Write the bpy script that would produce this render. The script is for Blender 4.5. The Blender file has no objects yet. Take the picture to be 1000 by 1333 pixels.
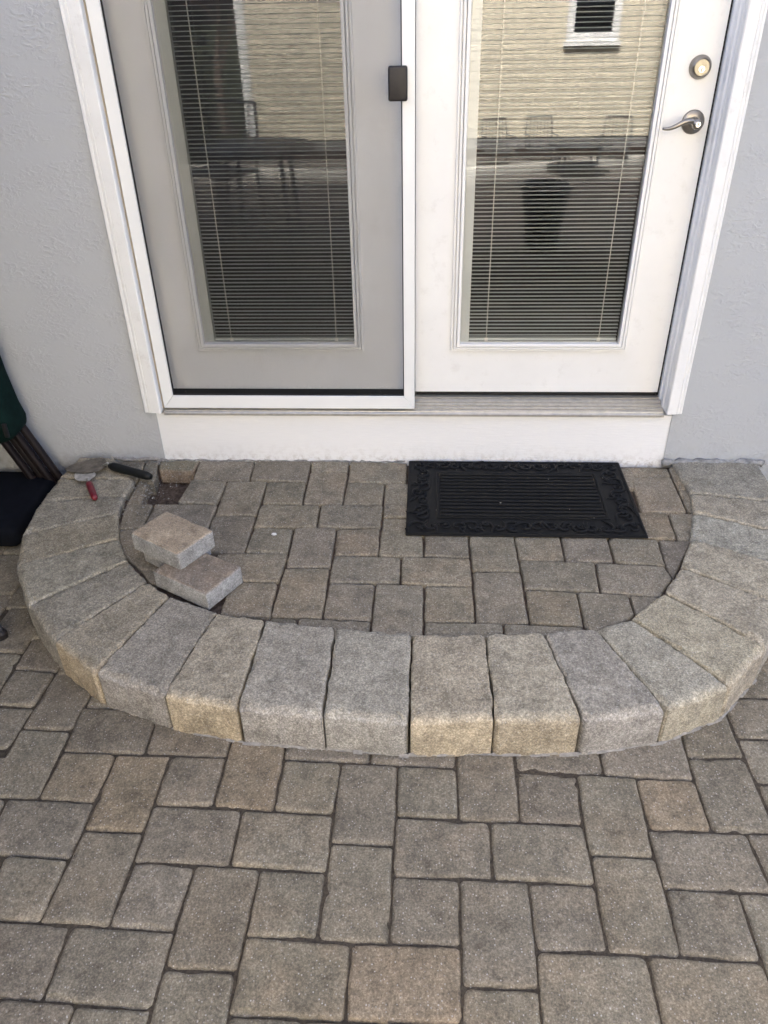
import bpy, bmesh, math, random
from mathutils import Vector, Matrix
random.seed(7)
S = bpy.context.scene
COL = S.collection
R = math.radians

# ------------------------------------------------------------------ camera
cam_d = bpy.data.cameras.new("camera")
cam = bpy.data.objects.new("camera", cam_d); COL.objects.link(cam)
cam_d.sensor_fit = 'VERTICAL'; cam_d.sensor_height = 24.0; cam_d.lens = 24.0 * 1014.11 / 1333.0
cam_d.clip_start = 0.05; cam_d.clip_end = 2000
CR = Vector((0.99852992, 0.05032789, -0.02012703)); CU = Vector((-0.01114811, 0.55407308, 0.83239338)); CF = Vector((-0.05304445, 0.83094532, -0.55381961))
m = Matrix.Identity(4)
for i in range(3):
    m[i][0] = CR[i]; m[i][1] = CU[i]; m[i][2] = -CF[i]
m.translation = Vector((0.0, -2.63118, 1.63134))
cam.matrix_world = m
S.camera = cam

# ------------------------------------------------------------------ sky, sun, exposure
SUN_EL, SUN_AZ = R(52), R(-14)          # behind the house: the step lies in the shade of its own wall
W = bpy.data.worlds.new("World"); S.world = W; W.use_nodes = True
nt = W.node_tree; nt.nodes.clear()
sky = nt.nodes.new("ShaderNodeTexSky"); sky.sky_type = 'NISHITA'; sky.sun_disc = False
sky.sun_elevation = SUN_EL; sky.sun_rotation = SUN_AZ
sky.air_density = 0.5; sky.dust_density = 6.0; sky.ozone_density = 0.35
bg = nt.nodes.new("ShaderNodeBackground"); bg.inputs[1].default_value = 0.15
wo = nt.nodes.new("ShaderNodeOutputWorld")
nt.links.new(sky.outputs[0], bg.inputs[0]); nt.links.new(bg.outputs[0], wo.inputs[0])
sd = bpy.data.lights.new("sun", 'SUN'); sd.energy = 3.3; sd.angle = R(0.53); sd.color = (1.0, 0.975, 0.93)
sun = bpy.data.objects.new("sun", sd); COL.objects.link(sun)
sv = Vector((math.sin(SUN_AZ) * math.cos(SUN_EL), math.cos(SUN_AZ) * math.cos(SUN_EL), math.sin(SUN_EL)))
sun.rotation_euler = sv.to_track_quat('Z', 'Y').to_euler(); sun.location = sv * 30
S.view_settings.view_transform = 'Standard'; S.view_settings.look = 'None'
S.view_settings.gamma = 1.0; S.view_settings.use_curve_mapping = False
S.view_settings.exposure = 2.86
S.cycles.use_denoising = True
S.cycles.max_bounces = 10; S.cycles.transparent_max_bounces = 24
S.cycles.diffuse_bounces = 5; S.cycles.glossy_bounces = 4
S.cycles.caustics_reflective = False; S.cycles.caustics_refractive = False

# ------------------------------------------------------------------ node helpers
def mat(name, rough=0.6, spec=0.4, metal=0.0):
    M = bpy.data.materials.new(name); M.use_nodes = True
    n = M.node_tree.nodes; b = n["Principled BSDF"]
    b.inputs["Roughness"].default_value = rough; b.inputs["Specular IOR Level"].default_value = spec
    b.inputs["Metallic"].default_value = metal
    return M, M.node_tree, b
def N(nt, t, **k):
    x = nt.nodes.new(t)
    for a, v in k.items():
        if a.startswith('i_'):
            x.inputs[a[2:].replace('_', ' ')].default_value = v
        else:
            setattr(x, a, v)
    return x
def L(nt, a, b): nt.links.new(a, b)
def ramp(nt, src, stops):
    r = N(nt, "ShaderNodeValToRGB"); e = r.color_ramp.elements
    while len(e) < len(stops): e.new(0.5)
    for x, (p, c) in zip(e, stops):
        x.position = p; x.color = c if len(c) == 4 else (*c, 1)
    L(nt, src, r.inputs[0]); return r.outputs[0]
def gray(v): return (v, v, v, 1)
def mixc(nt, f, a, b, mode='MIX'):
    x = N(nt, "ShaderNodeMix", data_type='RGBA', blend_type=mode)
    for s, v in ((0, f), (6, a), (7, b)):
        if hasattr(v, 'is_linked'): L(nt, v, x.inputs[s])
        else: x.inputs[s].default_value = v
    return x.outputs[2]
def noise(nt, vec, scale, detail=3, rough=0.55, w=None):
    x = N(nt, "ShaderNodeTexNoise")
    if w is not None: x.noise_dimensions = '4D'; L(nt, w, x.inputs["W"])
    x.inputs["Scale"].default_value = scale; x.inputs["Detail"].default_value = detail; x.inputs["Roughness"].default_value = rough
    L(nt, vec, x.inputs["Vector"]); return x.outputs["Fac"]
def bump(nt, h, bs, strength=0.3, dist=0.002, prev=None):
    x = N(nt, "ShaderNodeBump"); x.inputs["Strength"].default_value = strength; x.inputs["Distance"].default_value = dist
    L(nt, h, x.inputs["Height"])
    if prev is not None: L(nt, prev, x.inputs["Normal"])
    if bs is not None: L(nt, x.outputs[0], bs.inputs["Normal"])
    return x.outputs[0]
def objcoord(nt): return N(nt, "ShaderNodeTexCoord").outputs["Object"]
def mathn(nt, op, a, b=None):
    x = N(nt, "ShaderNodeMath", operation=op)
    for s, v in ((0, a), (1, b)):
        if v is None: continue
        if hasattr(v, 'is_linked'): L(nt, v, x.inputs[s])
        else: x.inputs[s].default_value = v
    return x.outputs[0]

# ------------------------------------------------------------------ materials
def concrete(name, speck=1.0, patch=(0.27, 0.205, 0.135), patch_amt=0.6, rough=0.9, coarse=0.0):
    """cast concrete paver: the pigment comes from the 'pig' attribute, grain and mottling from noise"""
    M, nt, b = mat(name, rough, 0.25)
    co = objcoord(nt); rnd = N(nt, "ShaderNodeObjectInfo").outputs["Random"]
    w = mathn(nt, 'MULTIPLY', rnd, 61.0)
    pig = N(nt, "ShaderNodeAttribute", attribute_name="pig")
    base = pig.outputs["Color"]
    # cloudy pigment patches, strength from attribute alpha
    pm = ramp(nt, noise(nt, co, 9, 2, 0.5, w), [(0.42, gray(0)), (0.66, gray(1))])
    pf = mathn(nt, 'MULTIPLY', mathn(nt, 'MULTIPLY', pm, pig.outputs["Alpha"]), patch_amt)
    c = mixc(nt, pf, base, (*patch, 1))
    # dirt clouds
    dm = ramp(nt, noise(nt, co, 22, 4, 0.6, w), [(0.28, gray(0.68)), (0.5, gray(1.0)), (0.72, gray(1.2))])
    c = mixc(nt, 1.0, c, dm, 'MULTIPLY')
    bl = ramp(nt, noise(nt, co, 6.5, 5, 0.65, mathn(nt, 'ADD', w, 17.0)), [(0.34, gray(0.80)), (0.5, gray(1.0)), (0.68, gray(1.10))])
    c = mixc(nt, 1.0, c, bl, 'MULTIPLY')
    vs_ = N(nt, "ShaderNodeTexVoronoi", feature='F1', voronoi_dimensions='4D'); vs_.inputs["Scale"].default_value = 7.0; L(nt, co, vs_.inputs["Vector"]); L(nt, w, vs_.inputs["W"])
    st = ramp(nt, mathn(nt, 'ADD', vs_.outputs["Distance"], mathn(nt, 'MULTIPLY', noise(nt, co, 70, 4, 0.7, w), 0.10)), [(0.09, gray(0.45)), (0.14, gray(0.0))])
    c = mixc(nt, st, c, (0.045, 0.040, 0.034, 1))
    # sand grain
    g1 = noise(nt, co, 215, 2, 0.8, w)
    gm = ramp(nt, g1, [(0.30, gray(1 - 0.58 * speck)), (0.5, gray(1.0)), (0.66, gray(1 + 0.85 * speck))])
    c = mixc(nt, 1.0, c, gm, 'MULTIPLY')
    g2 = noise(nt, co, 80, 3, 0.7, w)
    c = mixc(nt, 1.0, c, ramp(nt, g2, [(0.30, gray(0.80)), (0.70, gray(1.22))]), 'MULTIPLY')
    # pale quartz flecks
    v = N(nt, "ShaderNodeTexVoronoi", feature='F1'); v.inputs["Scale"].default_value = 150; L(nt, co, v.inputs["Vector"])
    fl = ramp(nt, v.outputs["Distance"], [(0.16, gray(1)), (0.30, gray(0))])
    sep = N(nt, "ShaderNodeSeparateColor"); L(nt, v.outputs["Color"], sep.inputs[0])
    fl = mathn(nt, 'MULTIPLY', fl, ramp(nt, sep.outputs[0], [(0.60, gray(0)), (0.95, gray(0.8))]))
    c = mixc(nt, fl, c, (0.50, 0.48, 0.45, 1))
    L(nt, c, b.inputs["Base Color"])
    h = mathn(nt, 'ADD', mathn(nt, 'MULTIPLY', g1, 0.6), mathn(nt, 'MULTIPLY', g2, 0.9))
    n0 = None
    if coarse > 0:      # tumbled, broken faces: broad hollows and pits
        n0 = bump(nt, noise(nt, co, 17, 3, 0.6, w), None, 0.8, coarse)
        vp = N(nt, "ShaderNodeTexVoronoi", feature='SMOOTH_F1'); vp.inputs["Scale"].default_value = 62; L(nt, co, vp.inputs["Vector"])
        n0 = bump(nt, ramp(nt, vp.outputs["Distance"], [(0.05, gray(0)), (0.35, gray(1))]), None, 0.5, coarse * 0.35, n0)
    n1 = bump(nt, noise(nt, co, 28, 4, 0.6, w), None, 0.35, 0.004, n0)
    bump(nt, h, b, 0.9, 0.0026, n1)
    return M
M_PAV = concrete("paver_concrete", 0.62)
M_EDGE = concrete("edge_stone_concrete", 0.72, patch=(0.34, 0.30, 0.225), patch_amt=0.4, rough=0.93, coarse=0.006)
M_LOOSE = concrete("loose_paver_concrete", 0.5, patch=(0.34, 0.26, 0.18), patch_amt=0.6)

def plain(name, col, rough=0.5, spec=0.4, metal=0.0, var=0.08, vs=6.0, bs=0.0, bscale=200.0, bdist=0.0008, grime=0.0):
    M, nt, b = mat(name, rough, spec, metal)
    co = objcoord(nt)
    n = noise(nt, co, vs, 4, 0.6)
    c = mixc(nt, 1.0, (*col, 1), ramp(nt, n, [(0.3, gray(1 - var)), (0.7, gray(1 + var))]), 'MULTIPLY')
    if grime > 0:
        gm = ramp(nt, noise(nt, co, 15, 6, 0.75), [(0.56, gray(0)), (0.80, gray(grime))])
        c = mixc(nt, gm, c, (0.34, 0.31, 0.27, 1))
    L(nt, c, b.inputs["Base Color"])
    if bs > 0: bump(nt, noise(nt, co, bscale, 3, 0.6), b, bs, bdist)
    return M

def stucco():
    M, nt, b = mat("grey_stucco", 0.75, 0.3)
    co = objcoord(nt)
    mp = N(nt, "ShaderNodeMapping"); mp.inputs["Scale"].default_value = (1.0, 1.0, 1.7); L(nt, co, mp.inputs[0])
    # low trowelled lumps, in places smoothed flat, one thin shrinkage crack left of the door
    wn = N(nt, "ShaderNodeTexNoise"); wn.inputs["Scale"].default_value = 22; wn.inputs["Detail"].default_value = 2; L(nt, mp.outputs[0], wn.inputs["Vector"])
    wv = N(nt, "ShaderNodeVectorMath", operation='MULTIPLY_ADD'); L(nt, wn.outputs["Color"], wv.inputs[0]); wv.inputs[1].default_value = (0.045, 0.045, 0.045); L(nt, mp.outputs[0], wv.inputs[2])
    lump = ramp(nt, noise(nt, wv.outputs[0], 62, 2, 0.5), [(0.34, gray(0)), (0.50, gray(0.25)), (0.64, gray(1))])
    mask = ramp(nt, noise(nt, mp.outputs[0], 6.5, 3, 0.55), [(0.40, gray(0.12)), (0.60, gray(1.0))])
    h1 = mathn(nt, 'MULTIPLY', lump, mask)
    sp = N(nt, "ShaderNodeSeparateXYZ"); L(nt, co, sp.inputs[0])
    zz = mathn(nt, 'ADD', sp.outputs[2], mathn(nt, 'MULTIPLY', mathn(nt, 'SUBTRACT', noise(nt, co, 14, 4, 0.6), 0.5), 0.045))
    ck = ramp(nt, mathn(nt, 'ABSOLUTE', mathn(nt, 'SUBTRACT', zz, 1.3455)), [(0.0, gray(1)), (0.0035, gray(0))])
    ck = mathn(nt, 'MULTIPLY', ck, mathn(nt, 'LESS_THAN', sp.outputs[0], -1.02))
    n0 = bump(nt, noise(nt, mp.outputs[0], 7, 3, 0.5), None, 0.35, 0.010)
    n1 = bump(nt, h1, None, 0.6, 0.0028, n0)
    n2 = bump(nt, noise(nt, co, 260, 2, 0.5), None, 0.15, 0.001, n1)
    bump(nt, mathn(nt, 'MULTIPLY', ck, -1.0), b, 0.35, 0.002, n2)
    c = mixc(nt, noise(nt, co, 2.2, 3, 0.5), (0.408, 0.425, 0.444, 1), (0.434, 0.450, 0.468, 1))
    low = ramp(nt, sp.outputs[2], [(0.10, gray(0.6)), (0.17, gray(0.12)), (0.30, gray(0.0))])
    c = mixc(nt, mathn(nt, 'MULTIPLY', low, ramp(nt, noise(nt, co, 30, 5, 0.7), [(0.42, gray(0)), (0.68, gray(1))])), c, (0.24, 0.22, 0.19, 1))
    L(nt, c, b.inputs["Base Color"])
    return M
M_STUCCO = stucco()

def painted_board():
    M, nt, b = mat("white_brushed_board", 0.55, 0.35)
    co = objcoord(nt); mp = N(nt, "ShaderNodeMapping"); mp.inputs["Scale"].default_value = (6, 6, 60); L(nt, co, mp.inputs[0])
    n = noise(nt, mp.outputs[0], 3.0, 4, 0.6)
    cw = mixc(nt, n, (0.74, 0.75, 0.76, 1), (0.82, 0.82, 0.82, 1))
    sp = N(nt, "ShaderNodeSeparateXYZ"); L(nt, co, sp.inputs[0])
    low = ramp(nt, sp.outputs[2], [(0.115, gray(0.75)), (0.145, gray(0.18)), (0.2, gray(0.0))])      # rain splash along the foot
    sm_ = ramp(nt, noise(nt, co, 38, 5, 0.7), [(0.46, gray(0)), (0.66, gray(1))])
    cw = mixc(nt, mathn(nt, 'MULTIPLY', low, sm_), cw, (0.33, 0.29, 0.24, 1))
    L(nt, cw, b.inputs["Base Color"])
    bump(nt, n, b, 0.55, 0.003)
    return M
M_BOARD = painted_board()
M_DOOR = plain("warm_white_door_paint", (0.785, 0.785, 0.775), 0.36, 0.45, var=0.035, vs=4, bs=0.08, bscale=60, grime=0.25)
M_TRIM = plain("white_trim_paint", (0.78, 0.785, 0.78), 0.42, 0.4, var=0.04, vs=9, bs=0.12, bscale=45, bdist=0.002, grime=0.4)
M_JAMB = plain("jamb_paint", (0.78, 0.785, 0.785), 0.45, 0.4, var=0.05, vs=12)
M_TAN = plain("tan_jamb_stain", (0.42, 0.36, 0.28), 0.6, 0.3, var=0.12, vs=20)
M_SFRAME = plain("white_aluminium", (0.78, 0.79, 0.79), 0.35, 0.5, var=0.02)
M_ALU = plain("mill_aluminium", (0.46, 0.44, 0.40), 0.42, 0.5, 0.55, var=0.12, vs=40)
M_BLACK = plain("black_rubber_seal", (0.012, 0.012, 0.013), 0.6, 0.3, var=0.1)
M_PLAST = plain("black_plastic", (0.018, 0.015, 0.015), 0.5, 0.4, var=0.15, vs=60, bs=0.1, bscale=500)
M_NICKEL = plain("satin_nickel", (0.30, 0.275, 0.245), 0.32, 0.5, 1.0, var=0.08, vs=40)
M_BRASS = plain("pale_brass", (0.34, 0.315, 0.26), 0.38, 0.5, 1.0, var=0.08, vs=60)
M_CHROME = plain("bright_steel", (0.75, 0.74, 0.72), 0.2, 0.5, 1.0, var=0.05)
M_SLAT = plain("pale_grey_slat_enamel", (0.56, 0.61, 0.64), 0.4, 0.4, var=0.03)
M_LOUV = plain("grey_louvre", (0.40, 0.43, 0.44), 0.5, 0.4, var=0.05)
M_CHAN = plain("cool_white_vinyl", (0.70, 0.745, 0.79), 0.4, 0.4, var=0.03)
M_CORD = plain("white_cord", (0.75, 0.75, 0.73), 0.7, 0.2, var=0.05)
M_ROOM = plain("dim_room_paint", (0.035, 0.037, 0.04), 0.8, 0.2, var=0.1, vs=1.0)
M_MAT = plain("black_rubber_mat", (0.0055, 0.0058, 0.0065), 0.62, 0.22, var=0.35, vs=40, bs=0.4, bscale=240, bdist=0.002)
M_SAND = plain("joint_sand", (0.075, 0.063, 0.049), 0.95, 0.1, var=0.45, vs=130, bs=0.8, bscale=300, bdist=0.004)
M_SOIL = plain("bedding_soil", (0.105, 0.08, 0.064), 0.95, 0.1, var=0.45, vs=70, bs=0.9, bscale=220, bdist=0.006)
M_MORTAR = plain("grey_mortar", (0.25, 0.25, 0.245), 0.9, 0.15, var=0.4, vs=45, bs=0.8, bscale=120, bdist=0.006)
M_DUST = plain("pale_dried_mortar", (0.30, 0.285, 0.26), 0.95, 0.1, var=0.3, vs=70, bs=0.8, bscale=160, bdist=0.004)
M_STEEL = plain("mortar_smeared_steel", (0.145, 0.125, 0.098), 0.6, 0.4, 0.2, var=0.45, vs=45, bs=0.5, bscale=140, bdist=0.003)
M_STEEL2 = plain("worn_steel", (0.50, 0.48, 0.45), 0.45, 0.5, 0.6, var=0.35, vs=60, bs=0.3, bscale=150)
M_GRIPB = plain("black_handle_grip", (0.005, 0.006, 0.006), 0.55, 0.3, var=0.2, vs=60)
M_GRIPR = plain("dark_red_handle", (0.16, 0.012, 0.022), 0.35, 0.5, var=0.3, vs=50)
M_GREEN = plain("dark_green_canvas", (0.004, 0.014, 0.012), 0.9, 0.1, var=0.3, vs=30, bs=0.5, bscale=500, bdist=0.001)
M_MAROON = plain("dark_maroon_metal", (0.008, 0.0045, 0.005), 0.6, 0.25, var=0.2, vs=30)
M_NAVY = plain("dark_navy_fabric", (0.0045, 0.0055, 0.009), 0.95, 0.15, var=0.3, vs=30, bs=0.4, bscale=400)
M_GREYM = plain("dark_grey_metal", (0.06, 0.06, 0.065), 0.5, 0.5, var=0.15)
M_SIDING = plain("cream_siding_paint", (0.62, 0.565, 0.44), 0.6, 0.3, var=0.06, vs=14, bs=0.3, bscale=60, bdist=0.003)
M_WWHITE = plain("white_vinyl", (0.8, 0.8, 0.78), 0.4, 0.4, var=0.03)
M_FOUND = plain("grey_foundation", (0.22, 0.21, 0.20), 0.9, 0.2, var=0.25, vs=10)
M_SHING = plain("grey_shingle", (0.09, 0.085, 0.08), 0.9, 0.2, var=0.3, vs=20)
M_MULCH = plain("reddish_mulch", (0.034, 0.024, 0.019), 0.95, 0.1, var=0.5, vs=30, bs=1.0, bscale=60, bdist=0.02)
M_LAWN = plain("lawn_ground", (0.032, 0.036, 0.020), 0.95, 0.1, var=0.4, vs=5, bs=1.0, bscale=80, bdist=0.03)
M_CURB = plain("pale_concrete_curb", (0.42, 0.40, 0.36), 0.9, 0.2, var=0.15, vs=9)
M_LEAF = plain("dark_evergreen_leaf", (0.006, 0.008, 0.006), 0.85, 0.3, var=0.4, vs=8)
M_BARK = plain("brown_bark", (0.10, 0.075, 0.06), 0.9, 0.2, var=0.4, vs=30, bs=0.8, bscale=50, bdist=0.01)
M_BUD = plain("pink_brown_buds", (0.20, 0.12, 0.10), 0.8, 0.2, var=0.3, vs=9)
M_FENCE_BLOCK = plain("brown_fence_blocker", (0.05, 0.036, 0.028), 0.85, 0.2, var=0.3, vs=12, bs=0.4, bscale=60)
M_WHITE_PEB = plain("white_pebble_stone", (0.75, 0.74, 0.72), 0.7, 0.3, var=0.08, vs=100)

def glass():
    M = bpy.data.materials.new("window_glass"); M.use_nodes = True
    nt = M.node_tree; nt.nodes.clear()
    o = N(nt, "ShaderNodeOutputMaterial"); mx = N(nt, "ShaderNodeMixShader")
    t = N(nt, "ShaderNodeBsdfTransparent"); t.inputs[0].default_value = (0.985, 0.99, 0.99, 1)
    g = N(nt, "ShaderNodeBsdfGlossy"); g.inputs["Roughness"].default_value = 0.0
    f = N(nt, "ShaderNodeFresnel"); f.inputs["IOR"].default_value = 1.56
    L(nt, f.outputs[0], mx.inputs[0]); L(nt, t.outputs[0], mx.inputs[1]); L(nt, g.outputs[0], mx.inputs[2]); L(nt, mx.outputs[0], o.inputs[0])
    return M
M_GLASS = glass()

def screen():
    M = bpy.data.materials.new("grey_insect_screen"); M.use_nodes = True
    nt = M.node_tree; nt.nodes.clear()
    o = N(nt, "ShaderNodeOutputMaterial"); mx = N(nt, "ShaderNodeMixShader")
    t = N(nt, "ShaderNodeBsdfTransparent"); d = N(nt, "ShaderNodeBsdfDiffuse"); d.inputs[0].default_value = (0.035, 0.036, 0.037, 1)
    co = objcoord(nt); sp = N(nt, "ShaderNodeSeparateXYZ"); L(nt, co, sp.inputs[0])
    ws = []
    for ax, off in ((0, 0.0), (2, 0.3)):        # real woven threads, 1.5 mm apart
        fr = mathn(nt, 'FRACT', mathn(nt, 'MULTIPLY', sp.outputs[ax], 660.0))
        ws.append(mathn(nt, 'LESS_THAN', fr, 0.18))
    th = mathn(nt, 'MAXIMUM', ws[0], ws[1])
    L(nt, th, mx.inputs[0]); L(nt, t.outputs[0], mx.inputs[1]); L(nt, d.outputs[0], mx.inputs[2]); L(nt, mx.outputs[0], o.inputs[0])
    return M
M_SCREEN = screen()

def far_patio():
    M, nt, b = mat("far_paving", 0.9, 0.25)
    co = objcoord(nt)
    br = N(nt, "ShaderNodeTexBrick"); br.inputs["Scale"].default_value = 1.0
    br.inputs["Brick Width"].default_value = 0.2175; br.inputs["Row Height"].default_value = 0.145; br.inputs["Mortar Size"].default_value = 0.004
    br.inputs["Color1"].default_value = (0.17, 0.15, 0.13, 1); br.inputs["Color2"].default_value = (0.13, 0.12, 0.11, 1); br.inputs["Mortar"].default_value = (0.05, 0.045, 0.04, 1)
    L(nt, co, br.inputs["Vector"])
    c = mixc(nt, 1.0, br.outputs["Color"], ramp(nt, noise(nt, co, 200, 3, 0.6), [(0.3, gray(0.7)), (0.7, gray(1.3))]), 'MULTIPLY')
    L(nt, c, b.inputs["Base Color"]); bump(nt, br.outputs["Fac"], b, -0.5, 0.004)
    return M
M_FARPAT = far_patio()

# ------------------------------------------------------------------ mesh helpers
class MB:
    def __init__(s): s.v = []; s.f = []; s.c = []
    def add(s, vs, fs, col=None):
        o = len(s.v); s.v += [tuple(v) for v in vs]; s.f += [tuple(i + o for i in f) for f in fs]
        s.c += [col or (0.5, 0.5, 0.5, 1)] * len(vs)
        return s
    def box(s, x0, x1, y0, y1, z0, z1, M=None):
        vs = [Vector((x, y, z)) for z in (z0, z1) for y in (y0, y1) for x in (x0, x1)]
        if M is not None: vs = [M @ v for v in vs]
        return s.add(vs, [(0, 2, 3, 1), (4, 5, 7, 6), (0, 1, 5, 4), (2, 6, 7, 3), (0, 4, 6, 2), (1, 3, 7, 5)])
    def ring(s, a, b, y0, y1):
        """rectangular frame in the xz plane; a outer (x0,x1,z0,z1), b inner; y0 front, y1 back"""
        def q(r, y): return [(r[0], y, r[2]), (r[1], y, r[2]), (r[1], y, r[3]), (r[0], y, r[3])]
        vs = q(a, y0) + q(b, y0) + q(a, y1) + q(b, y1); f = []
        for i in range(4):
            j = (i + 1) % 4
            f += [(i, j, 4 + j, 4 + i), (8 + j, 8 + i, 12 + i, 12 + j), (i, 8 + i, 8 + j, j), (4 + i, 4 + j, 12 + j, 12 + i)]
        return s.add(vs, f)
    def extr(s, prof, axis, a0, a1):
        """closed profile extruded along an axis; profile (p,q): axis z -> (x,y); axis x -> (y,z); axis y -> (x,z)"""
        n = len(prof)
        def P(p, t): return (p[0], p[1], t) if axis == 'z' else ((t, p[0], p[1]) if axis == 'x' else (p[0], t, p[1]))
        vs = [P(p, a0) for p in prof] + [P(p, a1) for p in prof]
        f = [(i, (i + 1) % n, n + (i + 1) % n, n + i) for i in range(n)] + [tuple(range(n - 1, -1, -1)), tuple(range(n, 2 * n))]
        return s.add(vs, f)
    def tube(s, pts, rad, n=8, caps=True):
        pts = [Vector(p) for p in pts]; k = len(pts)
        rs = rad if isinstance(rad, (list, tuple)) else [rad] * k
        vs = []; ref = None
        for i, p in enumerate(pts):
            t = (pts[min(i + 1, k - 1)] - pts[max(i - 1, 0)]).normalized()
            if ref is None:
                ref = Vector((0, 0, 1)) if abs(t.z) < 0.9 else Vector((1, 0, 0))
            u = (ref - t * ref.dot(t)).normalized(); ref = u; w = t.cross(u)
            for j in range(n):
                a = 2 * math.pi * j / n; vs.append(p + (u * math.cos(a) + w * math.sin(a)) * rs[i])
        f = [(i * n + j, i * n + (j + 1) % n, (i + 1) * n + (j + 1) % n, (i + 1) * n + j) for i in range(k - 1) for j in range(n)]
        if caps: f += [tuple(range(n - 1, -1, -1)), tuple(range((k - 1) * n, k * n))]
        return s.add(vs, f)
    def lathe(s, prof, M, n=28):
        """profile (r, h) turned round the local z axis, then moved by M"""
        vs = []
        for r, h in prof:
            for j in range(n):
                a = 2 * math.pi * j / n; vs.append(M @ Vector((r * math.cos(a), r * math.sin(a), h)))
        k = len(prof)
        f = [(i * n + j, i * n + (j + 1) % n, (i + 1) * n + (j + 1) % n, (i + 1) * n + j) for i in range(k - 1) for j in range(n)]
        f += [tuple(range(n - 1, -1, -1)), tuple(range((k - 1) * n, k * n))]
        return s.add(vs, f)
    def build(s, name, M, parent=None, smooth=False, bevel=0.0, segs=2, loc=None, pig=False):
        me = bpy.data.meshes.new(name)
        vs = s.v
        if loc is not None: vs = [(v[0] - loc[0], v[1] - loc[1], v[2] - loc[2]) for v in vs]
        me.from_pydata(vs, [], s.f)
        bm = bmesh.new(); bm.from_mesh(me)
        bmesh.ops.recalc_face_normals(bm, faces=bm.faces)
        if bevel > 0:
            es = [e for e in bm.edges if len(e.link_faces) == 2 and e.calc_face_angle(0) > 0.6]
            bmesh.ops.bevel(bm, geom=es, offset=bevel, segments=segs, profile=0.5, affect='EDGES', clamp_overlap=True)
        bm.to_mesh(me); bm.free()
        if pig:
            at = me.color_attributes.new("pig", 'FLOAT_COLOR', 'POINT')
            for i, c in enumerate(s.c): at.data[i].color = c
        me.materials.append(M)
        if smooth:
            me.shade_smooth()
            if smooth != 'all': me.set_sharp_from_angle(angle=R(35))
        o = bpy.data.objects.new(name, me); COL.objects.link(o)
        if loc is not None: o.location = loc
        if parent is not None: o.parent = parent
        return o
def tag(o, label=None, cat=None, group=None, kind=None):
    if label: o["label"] = label
    if cat: o["category"] = cat
    if group: o["group"] = group
    if kind: o["kind"] = kind
    return o
def thing(name, label, cat, loc=(0, 0, 0), rz=0.0, group=None):
    o = bpy.data.objects.new(name, None); COL.objects.link(o)
    o.location = loc; o.rotation_euler = (0, 0, rz); o.empty_display_size = 0.1
    return tag(o, label, cat, group)
def copy_tree(o, parent=None):
    c = o.copy(); COL.objects.link(c)
    if parent is not None: c.parent = parent
    for ch in list(o.children): copy_tree(ch, c)
    return c
def X0(o):   # a part given in world coordinates under a moved Empty
    o.matrix_parent_inverse = o.parent.matrix_basis.inverted(); return o

def inset_poly(P, d):
    n = len(P); out = []
    for i in range(n):
        a, b, c = Vector(P[i - 1]), Vector(P[i]), Vector(P[(i + 1) % n])
        u = (b - a).normalized(); v = (c - b).normalized()
        nu = Vector((-u.y, u.x)); nv = Vector((-v.y, v.x))
        den = 1 + nu.dot(nv)
        out.append(b + (nu + nv) * (d / max(den, 0.35)))
    return out
def outline(P, inset, rc, step=0.022, jit=0.0008, seed=0, deep=0.03):
    """rounded, slightly uneven outline of a convex polygon, counter-clockwise.
    returns (points, inner points): the same outline again, moved inwards by deep (kept free of crossings)"""
    P = [Vector(p) for p in P]
    ar = sum(P[i - 1].x * P[i].y - P[i].x * P[i - 1].y for i in range(len(P)))
    if ar < 0: P = P[::-1]
    Q = inset_poly(P, inset); n = len(Q)
    per = sum((Q[i] - Q[i - 1]).length for i in range(n)); area = abs(sum(Q[i - 1].x * Q[i].y - Q[i].x * Q[i - 1].y for i in range(n))) / 2
    deep = min(deep, 0.55 * area / per)
    Qi = inset_poly(Q, deep)
    rnd = random.Random(seed); rr = [rc * rnd.uniform(0.6, 1.35) for _ in range(n)]
    cnt = [max(2, int((Q[(i + 1) % n] - Q[i]).length / step)) for i in range(n)]
    def trace(Q, shrink):
        pts = []
        for i in range(n):
            a, b, c, d = Q[i - 1], Q[i], Q[(i + 1) % n], Q[(i + 2) % n]
            r = min(max(rr[i] - shrink, 0.0006), (a - b).length * 0.4, (c - b).length * 0.4)
            p0 = b + (a - b).normalized() * r; p1 = b + (c - b).normalized() * r
            for t in (0, 0.25, 0.5, 0.75, 1): pts.append((1 - t) ** 2 * p0 + 2 * t * (1 - t) * b + t * t * p1)
            r2 = min(max(rr[(i + 1) % n] - shrink, 0.0006), (c - b).length * 0.4, (d - c).length * 0.4)
            q1 = c + (b - c).normalized() * r2
            for j in range(1, cnt[i]): pts.append(p1 + (q1 - p1) * (j / cnt[i]))
        return pts
    A = trace(Q, 0); B = trace(Qi, deep)
    m = len(A); off = 0; out = []
    for i in range(m):
        off = 0.55 * off + rnd.uniform(-jit, jit); d = (B[i] - A[i]); d = d.normalized() if d.length > 1e-6 else d
        out.append(A[i] + d * (off + jit * 0.4))
    return out, B, deep
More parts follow.
